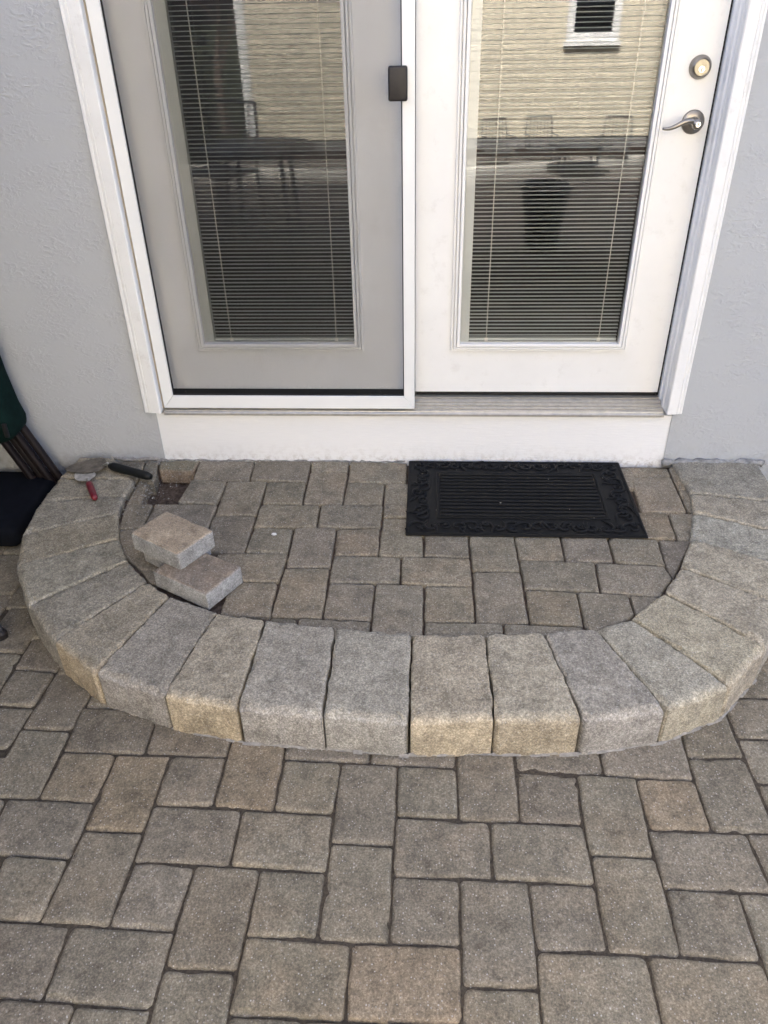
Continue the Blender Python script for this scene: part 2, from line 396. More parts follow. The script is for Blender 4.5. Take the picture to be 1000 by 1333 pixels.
def slab(OL, ztop, thick, bev, col, mb=None, tilt=(0, 0), rimcol=None, jz=0.0, rnd=random, wear_light=1.0, jl=0.0, chips=0):
    """one cast block: outline, eased top edge (bev per point or constant), vertical sides"""
    pts, inn, deep = OL
    mb = mb or MB(); n = len(pts)
    bv = bev if isinstance(bev, list) else [bev] * n
    bv = [min(b, deep * .95) for b in bv]
    cx = sum(p.x for p in pts) / n; cy = sum(p.y for p in pts) / n
    rings = ((0, -1.0), (0.10, -0.62), (0.33, -0.25), (0.68, -0.05), (1.0, 0.0), (1.0, 0.0))
    rim = rimcol or [col] * n
    vs = []; cs = []
    for k in range(n): vs.append((pts[k].x, pts[k].y, ztop - thick)); cs.append(rim[k])
    ch = [rnd.uniform(-1, 1) for _ in range(n)]; ch = [(ch[q - 1] + 2 * ch[q] + ch[(q + 1) % n]) / 3 for q in range(n)]
    cp = [0.0] * n
    for _ in range(chips):
        c0 = rnd.randrange(n); wd = rnd.uniform(1.2, 3.2); dp = rnd.uniform(.002, .0065)
        for q in range(-4, 5): cp[(c0 + q) % n] = max(cp[(c0 + q) % n], dp * max(0, 1 - abs(q) / wd) * rnd.uniform(.6, 1.1))
    for ri, (fi, fz) in enumerate(rings):
        for k in range(n):
            f = bv[k] * fi / deep + (cp[k] * (0, .35, 1, 1, .6, .3)[ri]) / deep
            if 0 < ri < 4: f += (ch[k] + rnd.uniform(-.5, .5)) * jl / deep
            p = pts[k] + (inn[k] - pts[k]) * max(0, f)
            if ri == 5: p = p + (Vector((cx, cy)) - p) * 0.05
            dz = tilt[0] * (p.x - cx) + tilt[1] * (p.y - cy)
            z = ztop + fz * bv[k] * 0.85 + dz + ((rnd.uniform(-jz, jz) + ch[k] * jz) if 0 < ri < 4 else 0)
            z -= cp[k] * (0, .9, .8, .5, .1, 0)[ri]
            vs.append((p.x, p.y, z))
            mixf = (0, .15, .75, 1, 1, 1)[ri]; w = wear_light if ri in (1, 2) else (wear_light + 1) / 2 if ri in (0, 3) else 1  # eased edge paler: wear plus light caught on the bevel, painted in
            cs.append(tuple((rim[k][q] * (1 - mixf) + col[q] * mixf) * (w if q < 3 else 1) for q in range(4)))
    fs = []
    for r in range(len(rings)):
        for k in range(n):
            a = r * n + k; b = r * n + (k + 1) % n
            fs.append((a, b, b + n, a + n))
    fs.append(tuple(range(len(rings) * n, (len(rings) + 1) * n)))
    fs.append(tuple(range(n - 1, -1, -1)))
    o = len(mb.v); mb.v += vs; mb.f += [tuple(i + o for i in f) for f in fs]; mb.c += cs
    return mb

# ------------------------------------------------------------------ traced plan (metres; wall plane y=0, x along the wall)
PATIO=[
([(-1.2100,-1.1773),(-1.0854,-1.1789),(-1.0750,-1.0451),(-1.2027,-1.0365)],'b'),
([(-1.0835,-1.2541),(-0.9458,-1.2548),(-0.9353,-1.0487),(-1.0749,-1.0453)],'g'),
([(-1.2194,-1.3225),(-1.0928,-1.3247),(-1.0819,-1.1823),(-1.2102,-1.1792)],'b'),
([(-1.0903,-1.4714),(-0.9439,-1.4708),(-0.9456,-1.2588),(-1.0870,-1.2552)],'b'),
([(-0.9395,-1.3273),(-0.7237,-1.3286),(-0.7308,-1.1805),(-0.9443,-1.1791)],'r'),
([(-0.9385,-1.1770),(-0.7712,-1.1772),(-0.7673,-1.0529),(-0.9325,-1.0487)],'g'),
([(-0.7206,-1.3280),(-0.5054,-1.3305),(-0.5087,-1.1794),(-0.7287,-1.1796)],'y'),
([(-0.9448,-1.4701),(-0.8026,-1.4769),(-0.7971,-1.3316),(-0.9398,-1.3291)],'Y'),
([(-0.7996,-1.5497),(-0.6579,-1.5506),(-0.6534,-1.3311),(-0.7961,-1.3310)],'O'),
([(-0.6510,-1.4767),(-0.5071,-1.4768),(-0.5079,-1.3322),(-0.6536,-1.3323)],'r'),
([(-0.5058,-1.4790),(-0.3576,-1.4843),(-0.3604,-1.2607),(-0.5031,-1.2552)],'O'),
([(-0.3572,-1.4816),(-0.2153,-1.4891),(-0.2080,-1.3371),(-0.3547,-1.3326)],'r'),
([(-0.3561,-1.3312),(-0.1359,-1.3345),(-0.1361,-1.1876),(-0.3612,-1.1841)],'g'),
([(-0.1333,-1.3341),(0.0843,-1.3442),(0.0893,-1.1963),(-0.1335,-1.1877)],'g'),
([(-0.2108,-1.5622),(-0.0644,-1.5636),(-0.0625,-1.3392),(-0.2083,-1.3358)],'g'),
([(-0.0602,-1.4887),(0.0857,-1.4875),(0.0850,-1.3450),(-0.0608,-1.3419)],'b'),
([(0.0878,-1.4913),(0.2312,-1.4933),(0.2345,-1.2661),(0.0883,-1.2635)],'r'),
([(0.2357,-1.3490),(0.4522,-1.3507),(0.4562,-1.2052),(0.2387,-1.2020)],'g'),
([(0.2315,-1.4912),(0.3763,-1.4952),(0.3853,-1.3547),(0.2381,-1.3494)],'b'),
([(0.3807,-1.5704),(0.5226,-1.5718),(0.5311,-1.3560),(0.3846,-1.3529)],'r'),
([(0.5322,-1.5013),(0.6737,-1.5000),(0.6694,-1.3598),(0.5290,-1.3602)],'O'),
([(0.4550,-1.3515),(0.6698,-1.3602),(0.6766,-1.2111),(0.4585,-1.2105)],'b'),
([(0.6752,-1.2895),(0.8152,-1.2872),(0.8166,-1.1408),(0.6822,-1.1396)],'r'),
([(0.6732,-1.5006),(0.8213,-1.5002),(0.8155,-1.2898),(0.6754,-1.2921)],'g'),
([(0.8181,-1.2237),(0.9617,-1.2240),(0.9577,-1.0850),(0.8203,-1.0837)],'b'),
([(0.8198,-1.3643),(1.0304,-1.3626),(1.0281,-1.2260),(0.8177,-1.2266)],'g'),
([(0.8218,-1.0816),(1.0299,-1.0820),(1.0322,-0.9707),(0.8155,-0.9681)],'g'),
([(0.8219,-1.4997),(0.9687,-1.4993),(0.9786,-1.3658),(0.8223,-1.3668)],'r'),
([(0.5284,-1.6434),(0.7594,-1.6478),(0.7501,-1.5032),(0.5268,-1.5033)],'g'),
([(0.7620,-1.6469),(0.9008,-1.6466),(0.8936,-1.5019),(0.7527,-1.5032)],'b'),
([(0.5256,-1.7881),(0.6822,-1.7953),(0.6857,-1.6511),(0.5338,-1.6438)],'y'),
([(0.6908,-1.8632),(0.8239,-1.8619),(0.8275,-1.6490),(0.6842,-1.6502)],'b'),
([(0.3826,-1.7891),(0.5280,-1.7902),(0.5253,-1.5744),(0.3832,-1.5730)],'r'),
([(0.2391,-1.7904),(0.3813,-1.7870),(0.3791,-1.6423),(0.2354,-1.6452)],'b'),
([(0.2321,-1.9325),(0.4580,-1.9322),(0.4564,-1.7921),(0.2380,-1.7909)],'y'),
([(0.4606,-1.9331),(0.6874,-1.9327),(0.6869,-1.7953),(0.4591,-1.7923)],'o'),
([(0.1605,-1.6391),(0.3814,-1.6423),(0.3777,-1.4958),(0.1608,-1.4955)],'b'),
([(-0.0625,-1.6400),(0.1579,-1.6378),(0.1582,-1.4956),(-0.0613,-1.4881)],'y'),
([(-0.0650,-1.7848),(0.0815,-1.7874),(0.0844,-1.6431),(-0.0614,-1.6406)],'b'),
([(0.0840,-1.8641),(0.2328,-1.8637),(0.2358,-1.6432),(0.0863,-1.6400)],'b'),
([(-0.1416,-1.9360),(0.0810,-1.9333),(0.0819,-1.7883),(-0.1424,-1.7895)],'O'),
([(0.0825,-1.9984),(0.2312,-1.9969),(0.2315,-1.8663),(0.0841,-1.8667)],'o'),
([(-0.2147,-1.7858),(-0.0663,-1.7869),(-0.0648,-1.5662),(-0.2096,-1.5648)],'b'),
([(-0.4318,-1.6274),(-0.2122,-1.6366),(-0.2139,-1.4895),(-0.4326,-1.4847)],'y'),
([(-0.6560,-1.6249),(-0.4344,-1.6279),(-0.4352,-1.4841),(-0.6543,-1.4768)],'g'),
([(-0.3638,-1.7839),(-0.2165,-1.7835),(-0.2148,-1.6359),(-0.3621,-1.6361)],'y'),
([(-0.5163,-1.8540),(-0.3704,-1.8555),(-0.3628,-1.6321),(-0.5115,-1.6294)],'r'),
([(-0.3693,-1.9344),(-0.1442,-1.9364),(-0.1450,-1.7893),(-0.3653,-1.7847)],'o'),
([(-0.5215,-1.9808),(-0.3695,-1.9822),(-0.3712,-1.8578),(-0.5164,-1.8569)],'b'),
([(-0.8118,-1.7725),(-0.6603,-1.7758),(-0.6583,-1.5538),(-0.8001,-1.5518)],'r'),
([(-0.6613,-1.7748),(-0.5202,-1.7789),(-0.5111,-1.6328),(-0.6529,-1.6241)],'b'),
([(-1.0222,-1.6213),(-0.8062,-1.6239),(-0.8001,-1.4774),(-1.0212,-1.4732)],'g'),
([(-1.1754,-1.6199),(-1.0248,-1.6230),(-1.0238,-1.4743),(-1.1635,-1.4716)],'g'),
([(-0.9593,-1.7723),(-0.8110,-1.7707),(-0.8099,-1.6271),(-0.9547,-1.6240)],'b'),
([(-0.9846,-1.9216),(-0.7435,-1.9237),(-0.7417,-1.7768),(-0.9788,-1.7722)],'g'),
([(-0.7407,-1.9242),(-0.5212,-1.9325),(-0.5177,-1.7809),(-0.7393,-1.7766)],'g'),
([(-0.8351,-2.0498),(-0.6796,-2.0528),(-0.6733,-1.9294),(-0.8255,-1.9245)],'g'),
([(-0.6757,-2.0527),(-0.5241,-2.0535),(-0.5230,-1.9325),(-0.6721,-1.9318)],'b'),
([(-0.3644,-2.0538),(-0.2172,-2.0567),(-0.2221,-1.9396),(-0.3678,-1.9357)],'r'),
([(-0.2148,-2.0544),(-0.0661,-2.0525),(-0.0691,-1.9380),(-0.2194,-1.9390)],'b'),
([(-0.0635,-2.0525),(0.0790,-2.0486),(0.0808,-1.9347),(-0.0665,-1.9389)],'g'),
([(0.2274,-2.0536),(0.3452,-2.0532),(0.3513,-1.9346),(0.2364,-1.9355)],'b'),
([(-1.3477,-0.9682),(-1.2093,-0.9708),(-1.2043,-0.7668),(-1.3424,-0.7629)],'g'),
([(-1.2069,-1.0338),(-1.0725,-1.0424),(-1.0640,-0.9032),(-1.2057,-0.9002)],'g'),
([(-1.3467,-1.1713),(-1.2082,-1.1754),(-1.2099,-0.9734),(-1.3469,-0.9708)],'b'),
]
PORCH=[
([(-0.8840,-0.1480),(-0.6644,-0.1526),(-0.6726,-0.0005),(-0.8903,-0.0038)],'g'),
([(-0.6611,-0.1502),(-0.4450,-0.1575),(-0.4484,0.0029),(-0.6692,-0.0004)],'g'),
([(-0.4401,-0.0850),(-0.2989,-0.0827),(-0.2972,-0.0007),(-0.4489,0.0059)],'y'),
([(-0.2925,-0.1554),(-0.0706,-0.1625),(-0.0717,-0.0092),(-0.2958,-0.0007)],'y'),
([(-1.0350,-0.0804),(-0.8966,-0.0872),(-0.8867,-0.0007),(-1.0508,-0.0063)],'m'),
([(-0.8955,-0.3115),(-0.7529,-0.3164),(-0.7453,-0.1584),(-0.8857,-0.1468)],'g'),
([(-0.7416,-0.3850),(-0.5942,-0.3820),(-0.5936,-0.1536),(-0.7481,-0.1563)],'r'),
([(-0.5865,-0.3119),(-0.4419,-0.3091),(-0.4468,-0.1599),(-0.5945,-0.1569)],'y'),
([(-0.4408,-0.3119),(-0.2958,-0.3091),(-0.2976,-0.0860),(-0.4417,-0.0884)],'o'),
([(-0.2952,-0.3072),(-0.1539,-0.3094),(-0.1516,-0.1653),(-0.2911,-0.1569)],'y'),
([(-0.1464,-0.3890),(-0.0075,-0.3862),(-0.0093,-0.1668),(-0.1507,-0.1638)],'y'),
([(-0.9699,-0.4694),(-0.7473,-0.4741),(-0.7458,-0.3159),(-0.9760,-0.3203)],'g'),
([(-0.7394,-0.5998),(-0.5921,-0.6030),(-0.5946,-0.3854),(-0.7446,-0.3884)],'g'),
([(-0.5912,-0.4582),(-0.3729,-0.4535),(-0.3758,-0.3145),(-0.5901,-0.3136)],'o'),
([(-0.3695,-0.4527),(-0.1526,-0.4550),(-0.1494,-0.3101),(-0.3724,-0.3145)],'g'),
([(-0.5927,-0.5981),(-0.4476,-0.6030),(-0.4503,-0.4641),(-0.5866,-0.4557)],'g'),
([(-0.4433,-0.6805),(-0.3004,-0.6770),(-0.3027,-0.4557),(-0.4468,-0.4588)],'g'),
([(-0.2946,-0.6117),(-0.1504,-0.6063),(-0.1563,-0.4537),(-0.3022,-0.4614)],'o'),
([(-0.1516,-0.6115),(-0.0045,-0.6122),(-0.0076,-0.3908),(-0.1474,-0.3913)],'y'),
([(-0.0016,-0.6078),(0.1439,-0.6165),(0.1448,-0.4687),(-0.0027,-0.4696)],'b'),
([(0.1493,-0.6848),(0.2986,-0.6850),(0.2957,-0.4721),(0.1470,-0.4709)],'y'),
([(0.3023,-0.6234),(0.4468,-0.6240),(0.4489,-0.4733),(0.2978,-0.4766)],'o'),
([(0.4502,-0.6255),(0.6006,-0.6278),(0.6040,-0.4765),(0.4523,-0.4733)],'g'),
([(0.6044,-0.6270),(0.7566,-0.6429),(0.7647,-0.5028),(0.6067,-0.4891)],'y'),
([(0.7597,-0.6464),(0.7661,-0.7037),(0.8793,-0.5023),(0.7681,-0.5027)],'p'),
([(-0.2976,-0.7527),(-0.0772,-0.7509),(-0.0781,-0.6158),(-0.2975,-0.6106)],'b'),
([(-0.0737,-0.7524),(0.1484,-0.7616),(0.1448,-0.6150),(-0.0747,-0.6161)],'o'),
([(-0.4527,-0.9154),(-0.2988,-0.9163),(-0.3017,-0.6795),(-0.4465,-0.6850)],'o'),
([(0.1497,-0.9251),(0.3032,-0.9224),(0.3000,-0.6894),(0.1513,-0.6872)],'b'),
([(0.3045,-0.7682),(0.5291,-0.7770),(0.5385,-0.6290),(0.3015,-0.6266)],'g'),
([(0.5325,-0.7782),(0.7052,-0.7933),(0.7640,-0.7012),(0.7538,-0.6416),(0.5417,-0.6310)],'b'),
([(-0.6884,-0.7527),(-0.4522,-0.7506),(-0.4458,-0.6029),(-0.6805,-0.6062)],'y'),
([(-0.6053,-0.9131),(-0.4519,-0.9157),(-0.4559,-0.7538),(-0.6049,-0.7556)],'o'),
([(-0.2973,-0.9141),(-0.1541,-0.9217),(-0.1526,-0.7573),(-0.2956,-0.7535)],'b'),
([(-0.1508,-0.9927),(-0.0024,-0.9977),(-0.0032,-0.7578),(-0.1494,-0.7542)],'b'),
([(0.0007,-0.9268),(0.1476,-0.9244),(0.1462,-0.7600),(0.0004,-0.7638)],'o'),
([(-0.4456,-0.9882),(-0.3692,-0.9923),(-0.3705,-0.9202),(-0.4511,-0.9175)],'g'),
([(-0.3658,-0.9924),(-0.1539,-0.9957),(-0.1541,-0.9220),(-0.3671,-0.9196)],'g'),
([(0.0012,-1.0008),(0.2222,-0.9945),(0.2274,-0.9270),(0.0006,-0.9301)],'g'),
([(0.2256,-0.9944),(0.4456,-0.9943),(0.4556,-0.9324),(0.2309,-0.9257)],'g'),
([(0.3047,-0.9224),(0.4554,-0.9312),(0.4583,-0.7780),(0.3066,-0.7711)],'o'),
([(0.4590,-0.9353),(0.4776,-0.9556),(0.5482,-0.9343),(0.6113,-0.8774),(0.6098,-0.7874),(0.4614,-0.7771)],'b'),
([(0.6139,-0.8793),(0.6553,-0.8617),(0.7040,-0.7951),(0.6140,-0.7904)],'b'),
([(0.7580,-0.1044),(0.9123,-0.1018),(0.9142,-0.0322),(0.7585,-0.0197)],'o'),
([(0.7489,-0.3376),(0.9056,-0.3369),(0.9118,-0.1052),(0.7574,-0.1078)],'o'),
([(0.7209,-0.4974),(0.8284,-0.4993),(0.8376,-0.3432),(0.7099,-0.3362)],'O'),
([(0.8318,-0.4988),(0.8798,-0.4998),(0.9342,-0.3394),(0.8411,-0.3413)],'y'),
([(0.9125,-0.1981),(0.9475,-0.1923),(0.9546,-0.0282),(0.9179,-0.0287)],'o'),
([(0.9096,-0.3355),(0.9345,-0.3374),(0.9467,-0.1959),(0.9119,-0.2016)],'o'),
([(-1.0569,-0.4853),(-0.9727,-0.4651),(-0.9802,-0.3210),(-1.0806,-0.3230)],'g'),
([(-1.0176,-0.5765),(-0.9705,-0.6476),(-0.9035,-0.7068),(-0.8451,-0.7013),(-0.8908,-0.4818),(-0.9704,-0.4652),(-1.0522,-0.4904)],'g'),
([(-0.8632,-0.7644),(-0.8309,-0.7826),(-0.8390,-0.7055),(-0.9026,-0.7090)],'g'),
([(-1.0821,-0.3196),(-1.0258,-0.3185),(-1.0444,-0.1748),(-1.0885,-0.1756)],'r'),
([(-1.1255,-0.1704),(-1.0913,-0.1698),(-1.1062,-0.0071),(-1.2356,-0.0060)],'g'),
([(-1.0869,-0.1722),(-1.0239,-0.1711),(-1.0517,-0.0124),(-1.1032,-0.0102)],'g'),
]
RING=[
[(-1.2142,-0.0409),(-1.3762,-0.0434)],
[(-1.0994,-0.1779),(-1.3946,-0.1717)],
[(-1.0997,-0.2909),(-1.3949,-0.3377)],
[(-1.0858,-0.4063),(-1.3706,-0.5433)],
[(-1.0296,-0.5625),(-1.3128,-0.7162)],
[(-0.9580,-0.6835),(-1.1889,-0.9046)],
[(-0.8619,-0.7831),(-1.0451,-1.0533)],
[(-0.7724,-0.8509),(-0.8845,-1.1710)],
[(-0.6099,-0.9236),(-0.6737,-1.2469)],
[(-0.4598,-0.9497),(-0.4720,-1.2872)],
[(-0.2517,-0.9766),(-0.2511,-1.3027)],
[(-0.0347,-0.9961),(-0.0357,-1.3154)],
[(0.1719,-0.9902),(0.1784,-1.3036)],
[(0.3355,-0.9792),(0.3971,-1.2964)],
[(0.4815,-0.9592),(0.6100,-1.2549)],
[(0.5955,-0.9140),(0.7933,-1.1663)],
[(0.7169,-0.7977),(0.9349,-1.0181)],
[(0.7981,-0.6767),(1.0535,-0.8524)],
[(0.8713,-0.5201),(1.1453,-0.6651)],
[(0.9226,-0.3610),(1.2042,-0.4905)],
[(0.9487,-0.2373),(1.2534,-0.2941)],
[(0.9402,-0.0512),(1.2394,-0.0736)],
]
TINT = {  # base pigment, alpha = how strongly tan patches show
 'g': (0.182, 0.160, 0.122, 0.12), 'b': (0.189, 0.167, 0.127, 0.22), 'r': (0.184, 0.161, 0.120, 0.35),
 'y': (0.192, 0.169, 0.126, 0.45), 'o': (0.195, 0.169, 0.124, 0.55), 'O': (0.204, 0.168, 0.117, 0.70),
 'Y': (0.197, 0.168, 0.119, 0.65), 'm': (0.176, 0.160, 0.113, 0.40), 'p': (0.164, 0.145, 0.116, 0.15)}
ZP, ZC = 0.116, 0.131

# ------------------------------------------------------------------ ground and patio
g = MB(); g.add([(-60, -70, -0.12), (60, -70, -0.12), (60, 40, -0.12), (-60, 40, -0.12)], [(0, 1, 2, 3)])
tag(g.build("lawn", M_LAWN), kind="structure")
pt = MB(); pt.add([(-4.2, -4.6, -0.011), (3.6, -4.6, -0.011), (3.6, -0.02, -0.011), (-4.2, -0.02, -0.011)], [(0, 1, 2, 3)])
pt.box(-4.2, 3.6, -4.6, -0.02, -0.11, -0.03)
patio = tag(pt.build("patio", M_SAND), kind="structure")

from mathutils import noise as mnoise
js = MB(); gx, gy, gs = 290, 150, 0.0118
for a in range(gx + 1):
    for b in range(gy + 1):
        x, y = -1.71 + a * gs, -0.80 - b * gs
        z = -0.0085 + 0.0065 * mnoise.noise((x * 5.3, y * 5.3, 1.0)) + 0.0022 * mnoise.noise((x * 60, y * 60, 4.0))
        js.v.append((x, y, min(z, -0.0035))); js.c.append((0, 0, 0, 1))
js.f = [(a * (gy + 1) + b, (a + 1) * (gy + 1) + b, (a + 1) * (gy + 1) + b + 1, a * (gy + 1) + b + 1) for a in range(gx) for b in range(gy)]
tag(js.build("joint_sand", M_SAND, patio, smooth='all'), kind="stuff")

def in_poly(x, y, P):
    c = False; j = len(P) - 1
    for i in range(len(P)):
        if (P[i][1] > y) != (P[j][1] > y) and x < (P[j][0] - P[i][0]) * (y - P[i][1]) / (P[j][1] - P[i][1]) + P[i][0]: c = not c
        j = i
    return c
def paver(P, t, z, parent, th=0.058, inset=0.0005, seed=0, scale=1.0, bev=0.0105, rc=0.012, rim=None):
    rnd = random.Random(seed * 13 + 5)
    c = TINT[t]; k = rnd.uniform(0.92, 1.08) * scale
    wv = [rnd.uniform(0.99, 1.01) for _ in range(3)]
    col = (c[0] * k * wv[0], c[1] * k * wv[1], c[2] * k * wv[2], c[3])
    OL = outline(P, inset, rc, step=.016, seed=seed, jit=0.0013); pts = OL[0]
    mb = slab(OL, z + rnd.uniform(-0.002, 0.002), th, bev, col, tilt=(rnd.uniform(-.015, .015), rnd.uniform(-.015, .015)), rnd=rnd, rimcol=[rim] * len(pts) if rim else None, wear_light=1.10, jz=.0006, jl=.0007, chips=rnd.choice([0, 0, 1, 1, 2, 3]))
    cx = sum(p.x for p in pts) / len(pts); cy = sum(p.y for p in pts) / len(pts)
    return mb.build("paver", M_PAV, parent, smooth=True, loc=(cx, cy, z), pig=True)
for i, (P, t) in enumerate(PATIO): paver(P, t, 0.0, patio, seed=i)
# the rest of the paving near the frame continues in the same half-module pattern
u = 0.145
ox, oy = PATIO[36][0][0]
cells = {}
def taken(x, y): return any(in_poly(x, y, P) for P, _ in PATIO)
rx = random.Random(3); extra = 0
NXC, NYC = 52, 46
x00 = ox - 27 * u / 2; y00 = oy - 22 * u / 2
occ = [[taken(x00 + (i + .5) * u / 2, y00 + (j + .5) * u / 2) for j in range(NYC)] for i in range(NXC)]
def ring_in(x, y):  # under the raised step nothing shows
    return (x + 0.07) ** 2 / 1.15 ** 2 + (y - 0.05) ** 2 / 1.15 ** 2 < 1
for j in range(NYC - 1, -1, -1):
    for i in range(NXC):
        if occ[i][j]: continue
        opts = [(3, 2), (2, 3), (2, 2)]; rx.shuffle(opts); opts += [(2, 1), (1, 2), (1, 1)]
        for (a, b) in opts:
            if i + a > NXC or j - b + 1 < 0: continue
            if any(occ[i + p][j - q] for p in range(a) for q in range(b)): continue
            for p in range(a):
                for q in range(b): occ[i + p][j - q] = True
            X, Y = x00 + i * u / 2, y00 + (j + 1) * u / 2
            cx, cy = X + a * u / 4, Y - b * u / 4
            if ring_in(cx, cy) or Y > -0.03: break
            if min(a, b) == 1 and abs(cx) < 1.0 and cy > -2.2: break
            P = [(X, Y), (X + a * u / 2, Y), (X + a * u / 2, Y - b * u / 2), (X, Y - b * u / 2)]
            extra += 1
            if extra < 150: paver(P, rx.choice('gbbrygg'), 0.0, patio, seed=500 + extra)
            break
fp = MB(); fp.add([(-4.2, -7.2, -0.004), (3.6, -7.2, -0.004), (3.6, y00, -0.004), (-4.2, y00, -0.004)], [(0, 1, 2, 3)])
for xa, xb in ((-4.2, x00), (x00 + NXC * u / 2, 3.6)):
    fp.add([(xa, y00, -0.004), (xb, y00, -0.004), (xb, -0.03, -0.004), (xa, -0.03, -0.004)], [(0, 1, 2, 3)])
fo = fp.build("far_paving", M_FARPAT, patio)
fo["kind"] = "stuff"

# ------------------------------------------------------------------ the curved step
step = thing("curved_step", "low semicircular step of tan and grey pavers edged with big tumbled stones at the door", "step")
HX0, HX1, HY0, HY1 = -1.034, -0.896, -0.318, -0.066      # one paver is missing here
bs = MB(); hs = 0.012; nx, ny = 190, 92; idx = {}
for i in range(nx + 1):
    for j in range(ny + 1):
        x = -1.20 + i * hs; y = -0.006 - j * hs
        if ((x + 0.07) / 1.25) ** 2 + ((y - 0.0) / 1.14) ** 2 > 1: continue
        # 0 inside the hole, 1 outside, with a sandy ramp on its left
        dx = max(HX0 - x, x - HX1, 0); dy = max(HY0 - y, y - HY1, 0)
        left = max(0, HX0 - x)
        e = max(dx, dy)
        if x < HX0 and HY0 < y < HY1: k = min(1, 0.15 + left / 0.075)
        else: k = min(1, e / 0.004)
        z = 0.048 + (0.100 - 0.048) * k
        if k < 0.99: z += random.uniform(-0.004, 0.004) + 0.006 * math.sin(x * 71) * math.cos(y * 53)
        idx[(i, j)] = len(bs.v); bs.v.append((x, y, z)); bs.c.append((0, 0, 0, 1))
for i in range(nx):
    for j in range(ny):
        q = [(i, j), (i + 1, j), (i + 1, j + 1), (i, j + 1)]
        if all(k in idx for k in q): bs.f.append(tuple(idx[k] for k in q))
so = bs.build("bedding_soil", M_SOIL, step, smooth='all'); so["kind"] = "stuff"
for i, (P, t) in enumerate(PORCH):
    th = 0.058
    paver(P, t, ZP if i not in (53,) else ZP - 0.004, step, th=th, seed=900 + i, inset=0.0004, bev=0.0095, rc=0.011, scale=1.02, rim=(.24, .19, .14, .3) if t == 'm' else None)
# pavers under the door mat
for a in range(5):
    for b in range(3):
        X = -0.045 + a * 0.1655 + (0.04 if b % 2 else 0); Y = -0.03 - b * 0.155
        if X + 0.163 > 0.79: continue
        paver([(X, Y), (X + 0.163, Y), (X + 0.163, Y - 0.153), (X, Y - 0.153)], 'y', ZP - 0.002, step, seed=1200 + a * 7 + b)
GRY, TAN = None, None
ET = [  # pigment of the top, pigment of the outer face, for each edge stone from the left wall round to the right wall
 ((0.254,0.223,0.165,0.300), None),
 ((0.243,0.218,0.168,0.300), None),
 ((0.232,0.210,0.165,0.200), None),
 ((0.243,0.214,0.158,0.500), None),
 ((0.243,0.223,0.174,0.300), None),
 ((0.243,0.220,0.173,0.300), None),
 ((0.269,0.236,0.177,0.600), (0.344,0.282,0.199,1.000)),
 ((0.254,0.231,0.190,0.150), None),
 ((0.291,0.256,0.193,0.500), (0.354,0.298,0.212,1.000)),
 ((0.269,0.247,0.203,0.100), None),
 ((0.273,0.253,0.206,0.100), None),
 ((0.307,0.268,0.200,0.350), (0.363,0.312,0.229,1.000)),
 ((0.307,0.274,0.207,0.300), (0.307,0.263,0.193,0.600)),
 ((0.269,0.247,0.205,0.100), None),
 ((0.285,0.264,0.209,0.200), (0.312,0.283,0.220,0.300)),
 ((0.307,0.274,0.198,0.550), (0.354,0.312,0.247,1.000)),
 ((0.297,0.264,0.200,0.400), None),
 ((0.297,0.264,0.198,0.500), None),
 ((0.273,0.258,0.209,0.150), None),
 ((0.285,0.253,0.193,0.500), None),
 ((0.226,0.208,0.166,0.200), None)]
for k in range(len(RING) - 1):
    (i0, o0), (i1, o1) = RING[k], RING[k + 1]
    rnd = random.Random(70 + k)
    if k == 0: i0, o0 = (-1.236, -0.012), (-1.372, -0.012)
    if k == len(RING) - 2: i1, o1 = (0.938, -0.012), (1.25, -0.012)
    sh = 0.009 if (k < 8 or k > 14) else 0.003
    i0 = Vector(i0) + (Vector(i0) - Vector(o0)).normalized() * sh; i1 = Vector(i1) + (Vector(i1) - Vector(o1)).normalized() * sh
    P = [i0, o0, o1, i1]
    OL = outline(P, 0.0016, 0.012, step=0.011, jit=0.0022, seed=40 + k, deep=0.034); pts = OL[0]
    mo = (Vector(o0) + Vector(o1)) / 2; mi = (Vector(i0) + Vector(i1)) / 2; ax = (mo - mi); Lr = ax.length; ax.normalize()
    top, front = ET[min(k, len(ET) - 1)]
    front = front or (top[0] * 1.04, top[1] * 1.07, top[2] * 1.18, top[3] * .3)
    bev = []; rim = []
    for p in pts:
        s = (p - mi).dot(ax) / Lr
        side = 0.0065 + 0.004 * rnd.random()
        f = max(0.0, (s - 0.86) / 0.14)
        bev.append(side + 0.017 * min(1, f) ** 1.5 + (0.004 * max(0, (0.1 - s) / 0.1)) + rnd.uniform(-0.003, 0.004))
        w = 1.0 if s > 0.95 else max(0, (s - 0.88) / 0.07)
        rim.append(tuple(top[q] * (1 - w) + front[q] * w for q in range(4)))
    # smooth the bevel so the eased edge reads as one worn edge
    bev = [(bev[q - 1] + bev[q] * 2 + bev[(q + 1) % len(bev)]) / 4 for q in range(len(bev))]
    mb = slab(OL, ZC + rnd.uniform(-0.002, 0.003), ZC + 0.006, bev, top, rimcol=rim, tilt=(rnd.uniform(-.006, .006), rnd.uniform(-.006, .006)), jz=0.0014, rnd=rnd, wear_light=1.16, jl=.0018, chips=rnd.randint(5, 11))
    c = sum((p for p in pts), Vector((0, 0))) / len(pts)
    e = mb.build("edge_stone", M_EDGE, step, smooth=True, loc=(c.x, c.y, ZC), pig=True)
    if front[0] - front[2] > 0.08: e["label"] = "edge stone with a tan sandy front face"
